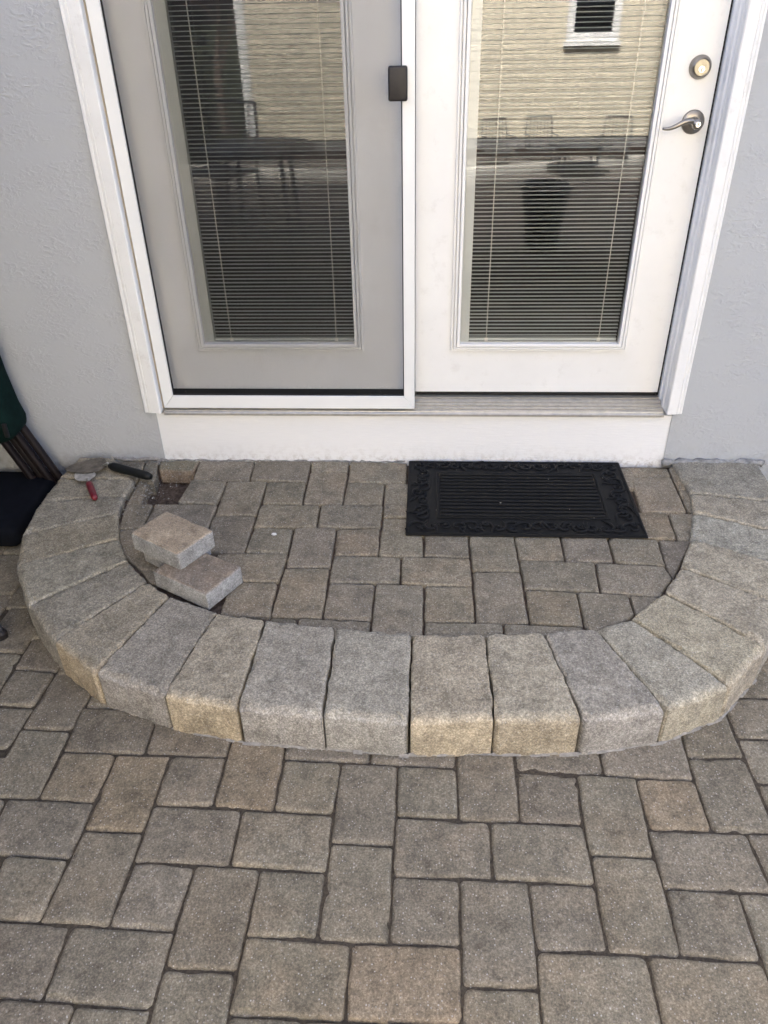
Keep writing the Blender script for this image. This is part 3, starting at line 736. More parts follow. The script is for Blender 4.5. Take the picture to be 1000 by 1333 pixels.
# pale mortar smear where the edge stones meet the paving
ms = MB()
for k in range(8, 16):
    a = Vector(RING[k][1]); b = Vector(RING[k + 1][1]); d = (b - a); nn = Vector((d.y, -d.x)).normalized()
    n = 9
    for q in range(n):
        p = a + d * (q / n); p2 = a + d * ((q + 1) / n)
        w1 = random.uniform(0.002, 0.010); h1 = random.uniform(0.002, 0.010)
        P0 = p - nn * 0.004; P1 = p2 - nn * 0.004
        ms.add([(P0.x, P0.y, -0.004), (P1.x, P1.y, -0.004), (P1.x + nn.x * w1, P1.y + nn.y * w1, 0.0015), (P0.x + nn.x * w1, P0.y + nn.y * w1, 0.0015), (P0.x, P0.y, h1), (P1.x, P1.y, h1)],
               [(0, 1, 2, 3), (3, 2, 5, 4), (0, 3, 4), (1, 5, 2), (0, 4, 5, 1)])
tag(ms.build("mortar_smear", M_DUST, step), kind="stuff")

# ------------------------------------------------------------------ house wall
wall = thing("house_wall", "light grey trowelled stucco house wall around the patio doors", "wall")
wm = MB()
wm.box(-7, -1.028, -0.004, 0.16, -0.12, 7.0)
wm.box(0.902, 7, -0.004, 0.16, -0.12, 7.0)
wm.box(-1.028, 0.902, -0.004, 0.16, 2.46, 7.0)
wm.build("stucco", M_STUCCO, wall)
wm = MB(); wm.box(-1.028, 0.902, 0.0, 0.15, 0.02, 0.318); wm.build("base_board", M_BOARD, wall)
wm = MB()   # the rest of the house: its bulk shades the patio
wm.box(-7, -6.9, 0.16, 9, -0.12, 7.0); wm.box(6.9, 7, 0.16, 9, -0.12, 7.0); wm.box(-7, 7, 9, 9.1, -0.12, 7.0)
wm.build("side_wall", M_STUCCO, wall)
wm = MB(); wm.extr([(-0.45, 7.0), (9.5, 7.0), (9.5, 7.1), (4.5, 9.6), (-0.45, 7.12)], 'x', -7.4, 7.4); wm.build("roof", M_SHING, wall)
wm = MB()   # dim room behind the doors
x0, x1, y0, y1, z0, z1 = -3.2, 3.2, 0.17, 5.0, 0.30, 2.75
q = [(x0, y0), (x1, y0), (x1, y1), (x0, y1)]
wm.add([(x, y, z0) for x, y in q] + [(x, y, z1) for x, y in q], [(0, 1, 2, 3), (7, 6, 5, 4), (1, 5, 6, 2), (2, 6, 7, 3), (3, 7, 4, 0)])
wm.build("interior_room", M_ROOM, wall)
def bead(name, xs, y, z, r, M, seed, flat=0.6):
    rnd = random.Random(seed); mb = MB(); pts = []; rs = []
    x = xs[0]
    while x < xs[1]:
        pts.append((x, y + rnd.uniform(-.004, .004), z + rnd.uniform(-.003, .003))); rs.append(r * rnd.uniform(0.55, 1.3)); x += rnd.uniform(.010, .022)
    mb.tube(pts, rs, 7); o = mb.build(name, M, wall, smooth='all'); return o
bead("mortar_bead", (0.895, 1.28), -0.012, 0.128, 0.014, M_MORTAR, 4)
bead("mortar_bead", (-1.24, -1.03), -0.008, 0.121, 0.008, M_DUST, 5)
bead("mortar_bead", (-1.03, -0.07), -0.002, 0.115, 0.0035, M_MORTAR, 6)

# ------------------------------------------------------------------ door frame: casing, jambs, threshold
frame = thing("door_frame", "white door casing and jambs with grey metal threshold around the double patio doors", "door frame")
def casing(xa, xb, sgn, z0, z1):
    """profiled casing; sgn +1: inner edge is at xb"""
    w = xb - xa
    prof = [(0, -0.004), (0, -0.022), (.05, -0.027), (.16, -0.027), (.19, -0.0245), (.22, -0.027), (.34, -0.029), (.37, -0.0265), (.40, -0.030), (.94, -0.0335), (1, -0.030), (1, -0.004)]
    P = [((xa + t * w) if sgn > 0 else (xb - t * w), y) for t, y in prof]
    mb = MB(); mb.extr(P, 'z', z0, z1); return mb
casing(-1.062, -0.997, 1, 0.334, 2.475).build("casing", M_TRIM, frame, smooth=True)
casing(0.871, 0.928, -1, 0.338, 2.475).build("casing", M_TRIM, frame, smooth=True)
hm = MB(); hm.box(-1.062, 0.928, -0.032, -0.004, 2.4755, 2.535); hm.build("casing", M_TRIM, frame, bevel=0.004)
mb = MB(); mb.box(-1.027, -0.993, -0.0035, 0.15, 0.34, 2.455); mb.build("jamb", M_TAN, frame, bevel=0.002)
mb = MB(); mb.extr([(0.901, -0.0035), (0.870, -0.0035), (0.870, 0.016), (0.8655, 0.020), (0.8655, 0.036), (0.870, 0.040), (0.870, 0.060), (0.864, 0.064), (0.864, 0.15), (0.901, 0.15)], 'z', 0.338, 2.455)
mb.build("jamb", M_JAMB, frame, smooth=True)
mb = MB(); mb.box(-0.993, 0.864, 0.0, 0.15, 2.41, 2.4595); mb.build("head_jamb", M_JAMB, frame)
mb = MB(); mb.box(0.8575, 0.8635, 0.082, 0.10, 0.362, 2.40); mb.box(-0.991, -0.984, 0.082, 0.10, 0.362, 2.40); mb.box(-0.0545, -0.0455, 0.082, 0.10, 0.362, 2.40)
mb.build("weatherstrip", M_BLACK, frame)
prof = [(-0.016, 0.3185), (-0.016, 0.327), (-0.012, 0.331), (-0.006, 0.331), (-0.005, 0.3335), (0.004, 0.337), (0.0045, 0.334), (0.008, 0.335), (0.0085, 0.3395), (0.020, 0.3425), (0.0205, 0.3385), (0.025, 0.3395), (0.0255, 0.345),
        (0.038, 0.348), (0.0385, 0.344), (0.043, 0.345), (0.0435, 0.350), (0.060, 0.354), (0.0605, 0.350), (0.066, 0.351), (0.0665, 0.357), (0.15, 0.357), (0.15, 0.3185)]
mb = MB(); mb.extr(prof, 'x', -0.992, 0.8685); mb.build("threshold", M_ALU, frame)
mb = MB(); mb.box(-0.0545, -0.0455, 0.101, 0.13, 0.358, 2.40); mb.build("mullion_filler", M_BLACK, frame)

# ------------------------------------------------------------------ the two patio doors
def slat_mesh(w):
    mb = MB(); d = 0.0125; n = 4; vs = []
    for sx in (-w / 2, w / 2):
        for k in range(n + 1):
            t = -1 + 2 * k / n; vs.append((sx, t * d / 2, 0.0018 * (1 - t * t)))
        for k in range(n, -1, -1):
            t = -1 + 2 * k / n; vs.append((sx, t * d / 2, 0.0018 * (1 - t * t) - 0.0004))
    m_ = 2 * (n + 1)
    fs = [(k, (k + 1) % m_, m_ + (k + 1) % m_, m_ + k) for k in range(m_)] + [tuple(range(m_ - 1, -1, -1)), tuple(range(m_, 2 * m_))]
    mb.add(vs, fs); return mb
YD = 0.075
def patio_door(name, label, x0, x1, ix0, ix1, strip, sb=0.376):
    """slab x0..x1; glazed insert ix0..ix1 (outer edge of its moulding); strip = width of the blind's operator channel"""
    d = thing(name, label, "door", ((x0 + x1) / 2, YD, 0.372))
    iz0, iz1 = 0.540, 2.215
    mb = MB(); mb.ring((x0, x1, sb, 2.40), (ix0 + .02, ix1 - .02, iz0 + .02, iz1 - .02), YD, YD + 0.044)
    X0(mb.build("slab", M_DOOR, d, bevel=0.002))
    mb = MB()
    def fr(a, b, y0, y1): mb.ring((ix0 + a, ix1 - a, iz0 + a, iz1 - a), (ix0 + b, ix1 - b, iz0 + b, iz1 - b), y0, y1)
    fr(0.0, .033, YD - .0035, YD - .0003); fr(.0012, .0085, YD - .012, YD - .0037); fr(.0112, .0195, YD - .018, YD - .0037)
    fr(.0222, .0330, YD - .0215, YD - .0037); fr(.0262, .0338, YD - .0002, YD + .010)
    X0(mb.build("glass_moulding", M_DOOR, d, bevel=0.0015))
    gx0, gx1, gz0, gz1 = ix0 + .033, ix1 - .033, iz0 + .033, iz1 - .033
    for yy in (YD - 0.003, YD + 0.030):
        mb = MB(); mb.box(gx0 + .001, gx1 - .001, yy, yy + 0.003, gz0 + .001, gz1 - .001); X0(mb.build("glass_pane", M_GLASS, d))
    # blind sealed between the panes
    bx0, bx1 = gx0 + strip, gx1 - 0.004
    mb = MB(); mb.box(gx0 + .0012, bx0 - 0.001, YD + 0.002, YD + 0.028, gz0 + .0012, gz1 - .0012); X0(mb.build("operator_channel", M_CHAN, d))
    bl = MB()
    for cx in (bx0 + 0.062, bx1 - 0.064):
        for off in (-0.0009, 0.0009): bl.tube([(cx + off, YD + 0.0062, gz0 + 0.012), (cx + off, YD + 0.0062, gz1 - 0.03)], 0.0008, 5)
        bl.box(cx - .006, cx + .006, YD + 0.0075, YD + 0.0085, gz0 + 0.001, gz0 + 0.014)
    blind = X0(bl.build("blind", M_CORD, d))
    rail = MB(); rail.box(bx0, bx1, YD + 0.009, YD + 0.025, gz0 + 0.0015, gz0 + 0.0125)
    o = rail.build("bottom_rail", M_SLAT, blind, bevel=0.002); o.matrix_parent_inverse = (blind.parent.matrix_basis @ blind.matrix_parent_inverse).inverted()
    sm = None; z = gz0 + 0.0215; k = 0
    inv = (blind.parent.matrix_basis @ blind.matrix_parent_inverse).inverted()
    rnd = random.Random(int(x0 * 100))
    while z < gz1 - 0.03:
        if sm is None:
            sm = slat_mesh(bx1 - bx0).build("slat", M_SLAT, blind, smooth=True); s = sm
        else:
            s = bpy.data.objects.new("slat", sm.data); COL.objects.link(s); s.parent = blind
        s.matrix_parent_inverse = inv
        s.location = ((bx0 + bx1) / 2 + rnd.uniform(-.0008, .0008), YD + 0.017, z + rnd.uniform(-.0006, .0006)); s.rotation_euler = (R(2 + rnd.uniform(-1.5, 1.5)), R(rnd.uniform(-.08, .08)), 0)
        z += 0.0129; k += 1
    mb = MB(); mb.box(x0 + .004, x1 - .004, YD + 0.012, YD + 0.04, 0.3585, sb - .0005); X0(mb.build("door_sweep", M_BLACK, d))
    return d
door_l = patio_door("patio_door", "left patio door seen grey behind the sliding insect screen", -0.983, -0.056, -0.852, -0.231, 0.036, 0.386)
door_r = patio_door("patio_door", "right white patio door with deadbolt and lever handle", -0.044, 0.857, 0.084, 0.716, 0.034)
def front(x, z, y=YD): return Matrix.Translation((x, y, z)) @ Matrix.Rotation(R(90), 4, 'X')    # local z points to -y
mb = MB(); mb.lathe([(0.0325, 0.0), (0.0325, 0.004), (0.030, 0.010), (0.0255, 0.0185), (0.0235, 0.020), (0.0225, 0.0192), (0.0222, 0.012)], front(0.801, 1.431)); db = X0(mb.build("deadbolt", M_NICKEL, door_r, smooth=True))
inv = (door_r.matrix_basis @ db.matrix_parent_inverse).inverted()
def sub(mb, name, M, par, **k):
    o = mb.build(name, M, par, **k); o.matrix_parent_inverse = inv; return o
mb = MB(); mb.lathe([(0.0220, 0.012), (0.0220, 0.0195), (0.0212, 0.0205), (0.0100, 0.0205), (0.0098, 0.0195)], front(0.801, 1.431)); sub(mb, "deadbolt_face", M_BRASS, db, smooth=True)
mb = MB(); mb.lathe([(0.0094, 0.0196), (0.0094, 0.0215), (0.0088, 0.0222)], front(0.801, 1.4265)); sub(mb, "key_cylinder", M_CHROME, db, smooth=True)
mb = MB(); mb.box(0.7998, 0.8022, YD - 0.0228, YD - 0.0224, 1.4195, 1.4315); mb.lathe([(0.0022, 0.0223), (0.0022, 0.0227)], front(0.801, 1.4275), 12); sub(mb, "keyhole", M_BLACK, db)
LX, LZ = 0.8085, 1.2835
mb = MB(); mb.lathe([(0.0345, 0.0), (0.0345, 0.003), (0.0325, 0.0065), (0.024, 0.0105), (0.0165, 0.0125), (0.0155, 0.018)], front(LX, LZ)); ro = X0(mb.build("lever_rosette", M_NICKEL, door_r, smooth=True))
mb = MB(); mb.lathe([(0.0150, 0.018), (0.0155, 0.026), (0.0160, 0.040), (0.0150, 0.052), (0.0125, 0.057)], front(LX, LZ))
pts = []; rs = []
for k in range(15):
    t = k / 14; pts.append((LX - 0.006 - 0.094 * t, YD - 0.042 - 0.010 * math.sin(t * 3.0), LZ + 0.004 + 0.0075 * math.sin(t * 5.2 + 0.3) - 0.010 * t)); rs.append(0.0105 - 0.0062 * t if t < 0.97 else 0.003)
mb.tube(pts, rs, 12); sub(mb, "lever_handle", M_NICKEL, ro, smooth='all')
mb = MB(); mb.lathe([(0.0080, 0.057), (0.0080, 0.0595), (0.0072, 0.0605)], front(LX, LZ)); sub(mb, "key_cylinder", M_CHROME, ro, smooth=True)
mb = MB(); mb.box(LX - .001, LX + .001, YD - 0.0614, YD - 0.0608, LZ - .005, LZ + .005); sub(mb, "keyhole", M_BLACK, ro)

# ------------------------------------------------------------------ sliding insect screen
scr = thing("screen_door", "sliding insect screen with white frame in front of the left patio door", "screen door", (-0.5, -0.008, 0.3455))
ax0, ax1, az0, az1 = -0.989, -0.0445, 0.3455, 2.405
fw = 0.041
def mitre(name, poly):
    mb = MB(); mb.extr(poly, 'y', -0.010, 0.010); return X0(mb.build(name, M_SFRAME, scr, bevel=0.0016))
e = 0.0006
mitre("bottom_rail", [(ax0 + e, az0), (ax1 - e, az0), (ax1 - .0385 - e, az0 + .05), (ax0 + fw + e, az0 + .05)])
mitre("left_stile", [(ax0, az0 + e), (ax0 + fw, az0 + .05 + e), (ax0 + fw, az1 - .05 - e), (ax0, az1 - e)])
mitre("right_stile", [(ax1, az0 + e), (ax1, az1 - e), (ax1 - .0385, az1 - .05 - e), (ax1 - .0385, az0 + .05 + e)])
mitre("top_rail", [(ax0 + e, az1), (ax0 + fw + e, az1 - .05), (ax1 - .0385 - e, az1 - .05), (ax1 - e, az1)])
sx0, sx1, sz0, sz1 = ax0 + fw, ax1 - .0385, az0 + .05, az1 - .05
mb = MB(); mb.ring((sx0 + .0003, sx1 - .0003, sz0 + .0003, sz1 - .0003), (sx0 + .0035, sx1 - .0035, sz0 + .0035, sz1 - .0035), -0.004, 0.004); X0(mb.build("spline", M_BLACK, scr))
mb = MB(); mb.add([(sx0 + .003, 0.0, sz0 + .003), (sx1 - .003, 0.0, sz0 + .003), (sx1 - .003, 0.0, sz1 - .003), (sx0 + .003, 0.0, sz1 - .003)], [(0, 1, 2, 3)]); X0(mb.build("insect_mesh", M_SCREEN, scr))
mb = MB(); mb.box(-0.1235, -0.0665, -0.034, -0.0105, 1.364, 1.456); X0(mb.build("latch_handle", M_PLAST, scr, bevel=0.006, segs=3, smooth=True))
mb = MB()
for xx in (-0.90, -0.17): mb.tube([(xx, 0.003, sz0 + 0.003), (xx, 0.003, sz0 + 0.014)], 0.0022, 6)
X0(mb.build("rail_clip", M_BLACK, scr))

# ------------------------------------------------------------------ door mat
MX0, MX1, MY0, MY1 = -0.066, 0.735, -0.503, -0.012
mt = thing("door_mat", "black rubber door mat with ribbed centre and scroll border below the right door", "door mat", ((MX0 + MX1) / 2, (MY0 + MY1) / 2, ZP))
zt = ZP + 0.003
mb = MB(); mb.box(MX0, MX1, MY0, MY1, zt - .001, zt + 0.0055); X0(mb.build("rubber_base", M_MAT, mt, bevel=0.002))
zs = zt + 0.0055
rx0, rx1, ry0, ry1 = MX0 + .105, MX1 - .105, MY0 + .098, MY1 - .085
mb = MB(); mb.ring((rx0, rx1, 0, ry1 - ry0), (rx0 + .008, rx1 - .008, .008, ry1 - ry0 - .008), 0, 0.004)
mb.v = [(x, ry0 + z, zs + 0.0042 - y) for x, y, z in mb.v]
X0(mb.build("inner_border", M_MAT, mt, bevel=0.0012))
nr = 13; rib0 = None
for k in range(nr):
    yy = ry0 + 0.018 + (ry1 - ry0 - 0.036) * k / (nr - 1)
    if rib0 is None:
        mb = MB(); mb.box(rx0 + .014, rx1 - .014, -0.0055, 0.0055, 0.0002, 0.0055); rib0 = mb.build("rib", M_MAT, mt, bevel=0.002); rb = rib0
    else:
        rb = rib0.copy(); COL.objects.link(rb); rb.parent = mt
    rb.location = (0, yy, zs); rb.matrix_parent_inverse = mt.matrix_basis.inverted()
def scroll(mb, cx, cy, ang, size, hand, rnd):
    pts = []
    for k in range(22):
        t = k / 21; a = hand * t * 5.6; rr = size * (1 - 0.78 * t)
        pts.append((cx + math.cos(ang + a) * rr, cy + math.sin(ang + a) * rr, zs + 0.0026))
    rs = [0.0052 - 0.0018 * (k / 21) for k in range(22)]
    mb.tube(pts, rs, 6)
    b = pts[0]; mb.tube([b, (b[0] - math.cos(ang) * .0 + math.cos(ang - hand * 1.2) * size * .9, b[1] + math.sin(ang - hand * 1.2) * size * .9, zs + 0.0012)], [0.0052, 0.002], 6)
rnd = random.Random(12); mb = MB()
def border(x0, y0, x1, y1, n, size):
    for k in range(n):
        t = (k + .5) / n
        scroll(mb, x0 + (x1 - x0) * t, y0 + (y1 - y0) * t, rnd.uniform(0, 6.28), size * rnd.uniform(.85, 1.1), 1 if k % 2 else -1, rnd)
        scroll(mb, x0 + (x1 - x0) * (t + .25 / n) + rnd.uniform(-.012, .012), y0 + (y1 - y0) * (t + .25 / n) + rnd.uniform(-.02, .02), rnd.uniform(0, 6.28), size * .45, -1 if k % 2 else 1, rnd)
border(MX0 + .02, MY0 + .047, MX1 - .02, MY0 + .047, 17, .030); border(MX0 + .02, MY1 - .04, MX1 - .02, MY1 - .04, 17, .026)
border(MX0 + .05, MY0 + .09, MX0 + .05, MY1 - .08, 7, .034); border(MX1 - .05, MY0 + .09, MX1 - .05, MY1 - .08, 7, .034)
X0(mb.build("scroll_border", M_MAT, mt, smooth=True))
mb = MB(); mb.ring((MX0 + .004, MX1 - .004, 0, MY1 - MY0 - .008), (MX0 + .010, MX1 - .010, .006, MY1 - MY0 - .014), 0, 0.003)
mb.v = [(x, MY0 + .004 + z, zs + 0.0032 - y) for x, y, z in mb.v]; X0(mb.build("outer_lip", M_MAT, mt, bevel=0.001))
fl = MB()
for _ in range(8):
    x, y = rnd.uniform(MX0 + .02, MX1 - .02), rnd.uniform(MY0 + .02, MY1 - .02); s = rnd.choice([.0007, .0008, .001, .0022])
    fl.box(x - s, x + s * rnd.uniform(.6, 1.6), y - s * .7, y + s * .7, zs + .004, zs + .0065)
tag(X0(fl.build("white_fleck", M_DUST, mt)), kind="stuff")

# ------------------------------------------------------------------ loose pavers left on the step
def loose(label, c, ang, w, d, z, top, side, seed):
    rnd = random.Random(seed)
    P = [(-w / 2, -d / 2), (w / 2, -d / 2), (w / 2, d / 2), (-w / 2, d / 2)]
    OL = outline(P, 0, 0.009, step=0.014, jit=0.0009, seed=seed); pts = OL[0]
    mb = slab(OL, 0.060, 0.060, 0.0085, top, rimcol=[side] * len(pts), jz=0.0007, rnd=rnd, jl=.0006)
    o = mb.build("loose_paver", M_LOOSE, smooth=True, pig=True)
    o.location = (c[0], c[1], z); o.rotation_euler = (0, 0, ang)
    tag(o, label, "paver", "loose pavers lying on the step")
    return o
def place(A, B, C):   # left, front and right base corners
    A, B, C = Vector(A), Vector(B), Vector(C)
    return (A + C) / 2, math.atan2(*(B - A).yx), (B - A).length, (C - B).length
SIDE = (0.285, 0.285, 0.278, 0.1)
c, a, w, d = place((-.832, -.788), (-.640, -.897), (-.560, -.757))
loose("lower loose paver in front, reddish brown top and pale grey sides", c, a, 0.221, 0.158, ZP + .001, (.205, .172, .138, .7), SIDE, 31)
c2, a2, _, _ = place((-.927, -.675), (-.742, -.787), (-.664, -.655))
loose("topmost loose paver with a clean tan top and pale grey cut sides", c2, a2, 0.214, 0.153, ZP + .0625, (.345, .282, .205, .5), SIDE, 33)
ux = Vector((math.cos(a2), math.sin(a2))); uy = Vector((-ux.y, ux.x))
cA = c2 - ux * 0.020 + uy * 0.022
loose("grey loose paver lying almost hidden beneath the topmost loose one", cA, a2, 0.160, 0.150, ZP + .001, (.20, .19, .18, .3), (.30, .30, .295, .1), 35)

# ------------------------------------------------------------------ masonry tools at the left end of the step
zt = ZC + 0.004
def trowel(name, label, tip, heel, hand0, hand1, wid, Mb, Mh, gr, lift):
    t = thing(name, label, "trowel", (heel[0], heel[1], zt))
    tip, heel = Vector(tip), Vector(heel); ax = (heel - tip); Lb = ax.length; ax.normalize(); px = Vector((-ax.y, ax.x))
    prof = [(0, .002), (.12, .42), (.30, .72), (.55, .95), (.75, 1.0), (.9, .82), (1.0, .25)]
    up = []; lo = []
    for s, w in prof:
        for sg, arr in ((1, up), (-1, lo)):
            p = tip + ax * (s * Lb) + px * (sg * w * wid / 2); arr.append((p.x, p.y, zt + 0.004 + 0.010 * s + 0.004 * abs(w)))
    o_ = up + lo[::-1]; n = len(o_)
    mb = MB(); mid = [tuple((Vector(up[k]) + Vector(lo[k])) / 2 - Vector((0, 0, .004))) for k in range(len(prof))]
    vs = []; fs = []
    for k in range(len(prof)):
        for v in (up[k], mid[k], lo[k]): vs.append(v)
        for v in (up[k], mid[k], lo[k]): vs.append((v[0], v[1], v[2] - 0.0022))
    for k in range(len(prof) - 1):
        a_ = k * 6; b_ = a_ + 6
        fs += [(a_, a_ + 1, b_ + 1, b_), (a_ + 1, a_ + 2, b_ + 2, b_ + 1), (a_ + 3, b_ + 3, b_ + 4, a_ + 4), (a_ + 4, b_ + 4, b_ + 5, a_ + 5), (a_, b_, b_ + 3, a_ + 3), (a_ + 2, a_ + 5, b_ + 5, b_ + 2)]
    fs += [(0, 3, 4, 1), (1, 4, 5, 2)]; e_ = (len(prof) - 1) * 6; fs += [(e_, e_ + 1, e_ + 4, e_ + 3), (e_ + 1, e_ + 2, e_ + 5, e_ + 4)]
    mb.add(vs, fs); X0(mb.build("blade", Mb, t, smooth=True))
    h0, h1 = Vector((*hand0, zt + lift)), Vector((*hand1, zt + gr * 0.9))
    mb = MB(); hp = Vector((heel.x, heel.y, zt + .008)); bk = hp - Vector((ax.x, ax.y, 0)) * 0.02
    mb.tube([bk, (hp + h0) / 2 + Vector((0, 0, .012)), h0, h0 + (h1 - h0) * 0.08], [.004, .0055, .0055, .0055], 8); X0(mb.build("tang", M_STEEL2, t, smooth='all'))
    mb = MB(); pts = []; rs = []
    for k in range(12):
        s = k / 11; pts.append(h0 + (h1 - h0) * s); rs.append(gr * (0.86 + 0.16 * math.sin(s * 3.0 + .2) + 0.05 * math.sin(s * 9)) if 0 < k < 11 else gr * 0.62)
    mb.tube(pts, rs, 12); X0(mb.build("handle", Mh, t, smooth='all'))
    return t
trowel("brick_trowel", "mortar-crusted trowel with a black handle on the left end of the step", (-1.385, -.118), (-1.222, -.105), (-1.202, -.122), (-1.022, -.190), 0.110, M_STEEL, M_GRIPB, 0.0170, 0.022)
trowel("pointing_trowel", "small steel trowel with a dark red handle below the black-handled trowel", (-1.325, -.120), (-1.252, -.215), (-1.245, -.232), (-1.182, -.338), 0.075, M_STEEL2, M_GRIPR, 0.0125, 0.014)

# ------------------------------------------------------------------ crumbs and a white pebble
mb = MB()
mb.lathe([(0.001, 0), (.0075, .001), (.0085, .004), (.006, .0075), (.001, .009)], Matrix.Identity(4), 9)
pb = mb.build("white_pebble", M_WHITE_PEB, smooth='all'); pb.location = (-0.5095, -0.505, ZP + .0005); pb.scale = (1.1, 0.65, .8)
tag(pb, "tiny white pebble on a grey paver in the middle of the step", "pebble")
rnd = random.Random(21); mb = MB()
def crumb(x, y, z, s):
    vs = [(x + rnd.uniform(.6, 1.1) * s * a, y + rnd.uniform(.6, 1.1) * s * b, z + c * s * rnd.uniform(.5, 1.1)) for a, b, c in ((1, 0, .3), (-1, 0, .3), (0, 1, .3), (0, -1, .3), (0, 0, 1), (0, 0, -.4))]
    mb.add(vs, [(0, 2, 4), (2, 1, 4), (1, 3, 4), (3, 0, 4), (2, 0, 5), (1, 2, 5), (3, 1, 5), (0, 3, 5)])
for _ in range(260): crumb(rnd.gauss(-1.03, .06), rnd.gauss(-.25, .11), ZP + .001, rnd.choice([.0012, .0016, .002, .003, .0045]))
for _ in range(60): crumb(rnd.gauss(-1.045, .022), rnd.uniform(-.33, -.10), 0.104 + rnd.uniform(0, .008), rnd.choice([.002, .003, .004, .006]))
for _ in range(110):
    crumb(rnd.uniform(-1.02, .9), rnd.uniform(-.95, -.05), ZP + .002, rnd.choice([.0009, .0012, .0012, .0017]))
for _ in range(160): crumb(rnd.uniform(-1.3, 1.25), rnd.uniform(-2.25, -1.33), .0035, rnd.choice([.001, .0012, .0015, .002]))
for _ in range(26): crumb(rnd.gauss(-1.06, .03), rnd.uniform(-.05, -.012), ZP + .004, rnd.choice([.003, .005, .006]))
tag(mb.build("crumbs", M_DUST), kind="stuff")

# ------------------------------------------------------------------ furniture at the left edge, then unseen blockers added for shade
fc = thing("folded_chair", "folded lawn chair with dark green canvas and maroon metal legs leaning by the wall", "folded chair", (-1.44, -.1, 0))
for k in range(4):
    x = -1.402 - 0.034 * k; y = -0.075 - 0.012 * (k % 2)
    mb = MB(); mb.tube([(x, y - .01, 0.002), (x - .185, y, .45)], .0155, 10); X0(mb.build("leg", M_MAROON, fc, smooth=True))
mb = MB()
out_ = [(-1.535, .66), (-1.528, .52), (-1.515, .40), (-1.502, .345), (-1.506, .300), (-1.550, .280), (-1.60, .27), (-1.74, .29), (-1.93, .98), (-1.72, 1.07), (-1.58, .92)]
mb.extr(out_[::-1], 'y', -.19, -.045); X0(mb.build("canvas", M_GREEN, fc, bevel=0.025, segs=3, smooth=True))
mb = MB(); mb.box(-1.528, -1.512, -.2, -.188, .315, .37); X0(mb.build("strap", M_BLACK, fc, bevel=0.003))
cu = MB(); cu.box(-1.92, -1.445, -.46, -.03, .003, .085)
tag(cu.build("floor_cushion", M_NAVY, bevel=0.03, segs=4, smooth=True), "dark navy cushion lying on the paving against the wall at the left", "cushion")

def metal_chair(name, label, loc, rz, group=None):
    c = thing(name, label, "chair", loc, rz, group)
    for sx in (-1, 1):
        for sy in (-1, 1):
            mb = MB(); top = (sx * .235, sy * .215, .43); bot = (sx * .265, sy * .25, .012)
            mb.tube([top, bot], .012, 8); lg = mb.build("leg", M_GREYM, c, smooth=True)
            mb = MB(); mb.lathe([(.016, 0), (.019, .004), (.019, .022), (.013, .030)], Matrix.Translation((sx * .266, sy * .251, 0)), 12); mb.build("rubber_foot", M_PLAST, lg, smooth=True)
    mb = MB()
    for k in range(7): mb.box(-.25, .25, -.235 + k * .068, -.180 + k * .068, .432, .444)
    mb.box(-.25, -.225, -.235, .235, .415, .4315); mb.box(.225, .25, -.235, .235, .415, .4315)
    mb.build("seat", M_GREYM, c)
    mb = MB()
    for sx in (-1, 1): mb.tube([(sx * .235, .22, .43), (sx * .24, .27, .70), (sx * .22, .30, .92)], .012, 8)
    mb.tube([(-.22, .30, .92), (.22, .30, .92)], .012, 8)
    for k in range(6): mb.tube([(-.165 + k * .066, .235, .47), (-.155 + k * .062, .295, .91)], .007, 6)
    mb.build("backrest", M_GREYM, c, smooth=True)
    for sx in (-1, 1):
        mb = MB(); mb.tube([(sx * .24, -.215, .43), (sx * .255, -.21, .62), (sx * .25, -.16, .655), (sx * .24, .24, .655)], .011, 8)
        mb.build("armrest", M_GREYM, c, smooth=True)
    return c
metal_chair("patio_chair", "grey metal patio chair at the left with one black-footed leg showing by the step", (-1.665, -.905, 0), R(43))

gc = thing("grill_blocker", "added unseen bulk shaped like a covered grill, blocking light from the left", "grill", (-2.35, -.75, 0))  # out of view, added to hold sky light off the left end
mb = MB(); mb.extr([(-2.82, .06), (-1.98, .06), (-2.0, .95), (-2.1, 1.25), (-2.66, 1.25), (-2.79, .95)], 'y', -1.25, -.12); X0(mb.build("cover", M_GREEN, gc, bevel=.05, segs=3, smooth=True))
for xx in (-2.76, -2.06):
    mb = MB(); mb.tube([(xx, -.70, .07), (xx + .05, -.70, .07)], .069, 18); X0(mb.build("wheel", M_PLAST, gc, smooth=True))

fn = thing("fence_blocker", "added unseen dark board fence blocking low light from the left", "fence", (-3.0, -2.4, 0))  # unseen fence put in to cut light from the left horizon
b0 = None
for k in range(30):
    if b0 is None:
        mb = MB(); mb.box(-.012, .012, -.07, .07, -.1, 1.85); b0 = mb.build("board", M_FENCE_BLOCK, fn, bevel=.004); bo = b0
    else:
        bo = b0.copy(); COL.objects.link(bo); bo.parent = fn
    bo.location = (random.uniform(-.002, .002), 2.28 - k * .150, 0)
for z in (.35, 1.5):
    mb = MB(); mb.box(-.06, -.0125, -2.2, 2.35, z, z + .09); mb.build("rail", M_FENCE_BLOCK, fn)

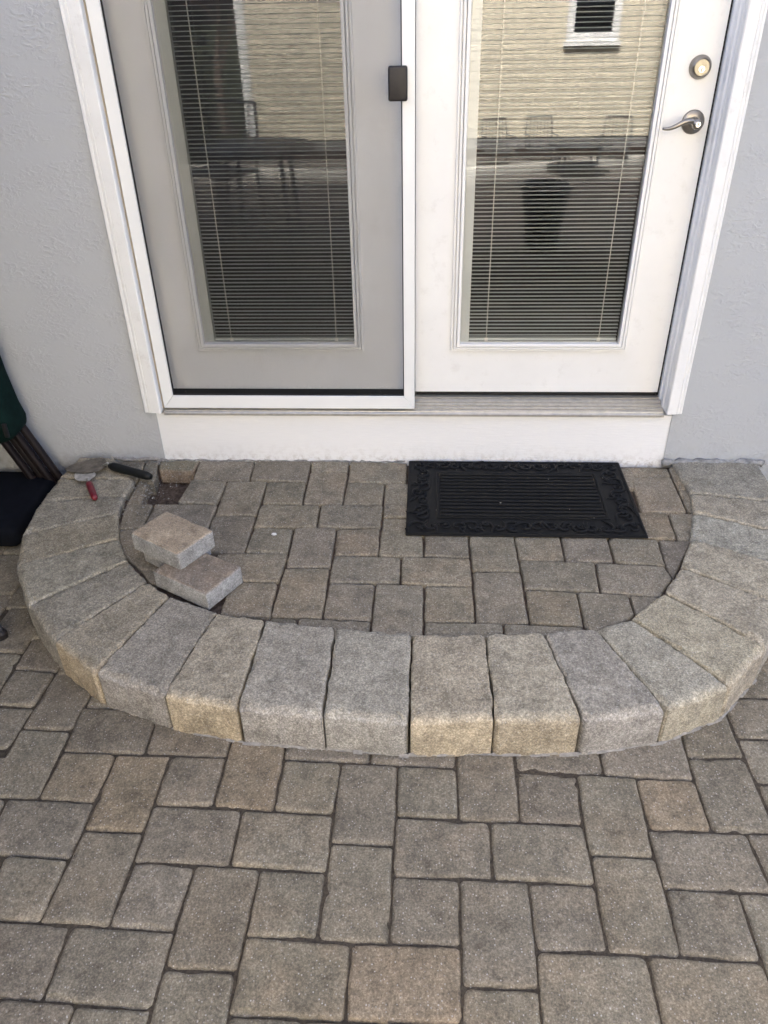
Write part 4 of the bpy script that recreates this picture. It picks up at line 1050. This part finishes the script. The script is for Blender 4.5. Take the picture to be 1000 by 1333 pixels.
um = thing("umbrella_blocker", "added unseen open umbrella shading the left side of the step", "umbrella", (-2.35, -1.65, 0))  # added canopy out of view, darkens the left of the step
mb = MB(); mb.tube([(0, 0, .02), (0, 0, 2.5)], .02, 12); mb.build("pole", M_GREYM, um, smooth=True)
mb = MB(); mb.lathe([(.24, 0), (.24, .05), (.05, .09), (.03, .2)], Matrix.Identity(4), 24); mb.build("base", M_GREYM, um, smooth=True)
mb = MB(); vs = [(0, 0, 2.50)]; fs = []
for ring_, (rr_, zz_) in enumerate(((.6, 2.33), (1.28, 2.03), (1.29, 1.92))):
    for k in range(8): vs.append((math.cos(k * math.pi / 4 + .39) * rr_, math.sin(k * math.pi / 4 + .39) * rr_, zz_))
for k in range(8):
    k2 = (k + 1) % 8; fs.append((0, 1 + k, 1 + k2))
    for q in (1, 9): fs.append((q + k, q + 8 + k, q + 8 + k2, q + k2))
mb.add(vs, fs); mb.build("canopy", M_GREEN, um)
for k in range(8):
    a = k * math.pi / 4 + .39; mb = MB(); mb.tube([(math.cos(a) * .03, math.sin(a) * .03, 2.46), (math.cos(a) * 1.26, math.sin(a) * 1.26, 2.02)], .008, 6); mb.build("rib", M_GREYM, um)

# ------------------------------------------------------------------ what the glass reflects: table, chairs, the neighbour's house and garden
def round_table(label, x, y, r=.56):
    t = thing("patio_table", label, "table", (x, y, 0))
    mb = MB(); mb.lathe([(r - .02, .70), (r, .705), (r, .725), (r - .015, .735)], Matrix.Identity(4), 36); mb.build("table_top", M_GREYM, t, smooth=True)
    for k in range(4):
        a = math.pi / 4 + k * math.pi / 2; mb = MB(); mb.tube([(math.cos(a) * r * .65, math.sin(a) * r * .65, .70), (math.cos(a) * r * .8, math.sin(a) * r * .8, 0)], .016, 8); mb.build("leg", M_GREYM, t, smooth=True)
    return t
lt = round_table("low round dark metal table on the lawn beyond the paving", 1.55, -6.1)
lt.scale = (.6, .6, .6); lt.location.z = -.12
proto = metal_chair("garden_chair", "low grey metal garden chair at the left of the low round table", (0.78, -6.7, -.12), R(160), "low chairs around the low round table")
proto.scale = (.62, .62, .62)
for x, y, rz, lb in ((1.25, -6.85, 175, "low grey metal garden chair in the middle behind the low round table"), (2.05, -6.75, -165, "low grey metal garden chair at the right of the low round table")):
    c = copy_tree(proto); c.location = (x, y, -.12); c.rotation_euler = (0, 0, R(rz)); c["label"] = lb
pl = thing("planter", "dark tapered planter pot standing on the paving behind the photographer", "planter", (0.86, -3.35, 0))
mb = MB(); mb.lathe([(.12, 0), (.175, .40), (.19, .41), (.19, .45), (.165, .45), (.16, .38), (.02, .37)], Matrix.Identity(4), 28); mb.build("pot", M_GREYM, pl, smooth=True)
mb = MB(); mb.lathe([(.16, .375), (.15, .385), (.02, .40)], Matrix.Identity(4), 20); mb.build("soil", M_SOIL, pl, smooth=True)

round_table("round dark metal side table standing left of the photographer", -1.25, -3.35, .42)
metal_chair("patio_chair", "grey metal chair beside the round side table at the left", (-1.75, -4.05, 0), R(-150))

mb = MB()   # pale curving curb and mulch bed under the neighbour's wall
prev = None
pts = []
for k in range(40):
    x = -5 + k * 0.28; pts.append((x, -6.45 + .35 * math.cos((x + .6) * .8) - .02 * x * x))
for (xa, ya), (xb, yb) in zip(pts[:-1], pts[1:]):
    mb.add([(xa, ya - .09, -.13), (xb, yb - .09, -.13), (xb, yb + .09, -.13), (xa, ya + .09, -.13), (xa, ya - .09, .06), (xb, yb - .09, .06), (xb, yb + .09, .06), (xa, ya + .09, .06)],
           [(4, 5, 6, 7), (0, 4, 7, 3), (1, 2, 6, 5), (3, 7, 6, 2), (0, 1, 5, 4)])
tag(mb.build("curb", M_CURB), kind="structure")
mb = MB(); mb.add([(-2.6, -8.0, -.02), (6.5, -8.0, -.02)] + [(6.5, -7.2, -.02), (-2.6, -7.25, -.02)], [(0, 1, 2, 3)])
tag(mb.build("mulch_bed", M_MULCH), kind="structure")

nh = thing("neighbour_house", "cream lap-sided neighbouring house with a white corner board facing the patio", "house", (2.2, -8.0, 0))
HX, HY, HW = -2.3, -8.0, 7.2
nb = 0; exp_ = 0.105; s0 = None
mb = MB(); mb.box(HX + .1, HX + HW, HY - 9, HY - .03, .1, 6.2); X0(mb.build("wall", M_SIDING, nh))
WX0, WX1, WZ0, WZ1 = 1.67, 2.11, 1.205, 2.35
zz = .10
while zz < 6.1:
    segs = [(HX + .1, HX + HW)]
    if zz + exp_ > WZ0 - .09 and zz < WZ1 + .09: segs = [(HX + .1, WX0 - .09), (WX1 + .09, HX + HW)]
    for xa, xb in segs:
        b_ = MB(); b_.extr([(HY - .03, zz), (HY - .005, zz), (HY - .006, zz + .006), (HY - .012, zz + exp_ + .01), (HY - .03, zz + exp_ + .01)], 'x', xa, xb); X0(b_.build("siding_board", M_SIDING, nh))
    zz += exp_
mb = MB(); mb.box(HX - .01, HX + .1, HY - .03, HY + .02, .06, 6.2); X0(mb.build("corner_board", M_WWHITE, nh))
mb = MB(); mb.box(HX + .02, HX + HW, HY - 9, HY - .02, -.2, .0995); X0(mb.build("foundation", M_FOUND, nh))
mb = MB(); mb.ring((WX0 - .085, WX1 + .085, WZ0 - .085, WZ1 + .085), (WX0, WX1, WZ0, WZ1), HY - .02, HY + .03); wf = X0(mb.build("window", M_WWHITE, nh, bevel=.004))
mb = MB(); mb.box(WX0 - .11, WX1 + .11, HY - .01, HY + .06, WZ0 - .13, WZ0 - .086); X0(mb.build("window_sill", M_WWHITE, nh))
mb = MB()
for k in range(15): mb.box(WX0 + .01, WX1 - .01, HY - .022, HY - .018, WZ0 + .02 + k * .078, WZ0 + .066 + k * .078)
X0(mb.build("window_blind", M_LOUV, nh))
mb = MB(); mb.box(WX0 + .001, WX1 - .001, HY - .0295, HY - .026, WZ0 + .001, WZ1 - .001); X0(mb.build("window_backing", M_FOUND, nh))
mb = MB(); mb.box(WX0 + .001, WX1 - .001, HY - .010, HY - .006, WZ0 + .001, WZ1 - .001); X0(mb.build("window_pane", M_GLASS, nh))
mb = MB(); mb.extr([(HY + .45, 6.2), (HY - 9.4, 6.2), (HY - 9.4, 6.3), (HY - 4.5, 8.2), (HY + .45, 6.32)], 'x', HX - .4, HX + HW + .4); X0(mb.build("roof", M_SHING, nh))

rnd = random.Random(5)
def leaves(mb, n, f, s):
    for _ in range(n):
        c = Vector(f()); a = Vector((rnd.gauss(0, 1), rnd.gauss(0, 1), rnd.gauss(0, 1))).normalized(); b = a.orthogonal().normalized(); k = s * rnd.uniform(.6, 1.4)
        mb.add([c - a * k, c + b * k * .5, c + a * k, c - b * k * .5], [(0, 1, 2, 3)])
hd = thing("hedge", "tall dark clipped evergreen hedge left of the neighbouring house", "hedge", (-4.0, -7.0, 0))
mb = MB()
def hf():
    while True:
        x, y, z = rnd.uniform(-5.4, -2.5), rnd.uniform(-7.6, -6.4), rnd.uniform(-.1, 1.62)
        if x > -2.8 and z > 1.3 and (x + 2.8) ** 2 + (z - 1.3) ** 2 > .09: continue
        return x, y, z
leaves(mb, 5200, hf, .055); X0(mb.build("foliage", M_LEAF, hd))
mb = MB(); mb.box(-5.2, -2.7, -7.35, -6.65, -.1, 1.4); X0(mb.build("stem_core", M_LEAF, hd, bevel=.1))
tr = thing("bare_tree", "bare early spring tree with pinkish buds beyond the hedge", "tree", (-3.1, -10.2, 0))
tb = MB(); bd = MB(); tips = []
def branch(p, d, L_, r, lvl):
    q = p; pts = [p]; rs = [r]
    for k in range(4):
        d = (d + Vector((rnd.gauss(0, .14), rnd.gauss(0, .14), rnd.gauss(0.05, .08)))).normalized(); q = q + d * (L_ / 4); pts.append(q); rs.append(r * (1 - .14 * (k + 1)))
    tb.tube(pts, rs, 5 if lvl > 1 else 8, caps=False)
    if lvl < 5:
        for k in range(3 if lvl < 4 else 2):
            t = rnd.choice(pts[1:]) if k else pts[-1]
            branch(t, (d + Vector((rnd.gauss(0, .6), rnd.gauss(0, .6), rnd.gauss(0.1, .35)))).normalized(), L_ * .72, rs[-1] * .75, lvl + 1)
    else: tips.append(pts[-1]); tips.append(pts[2])
branch(Vector((-3.1, -10.2, -.12)), Vector((0, 0, 1)), 1.3, .09, 0)
leaves(bd, 1600, lambda: Vector(rnd.choice(tips)) + Vector((rnd.gauss(0, .08), rnd.gauss(0, .08), rnd.gauss(0, .08))), .028)
X0(tb.build("trunk", M_BARK, tr, smooth='all')); X0(bd.build("bud_cluster", M_BUD, tr))
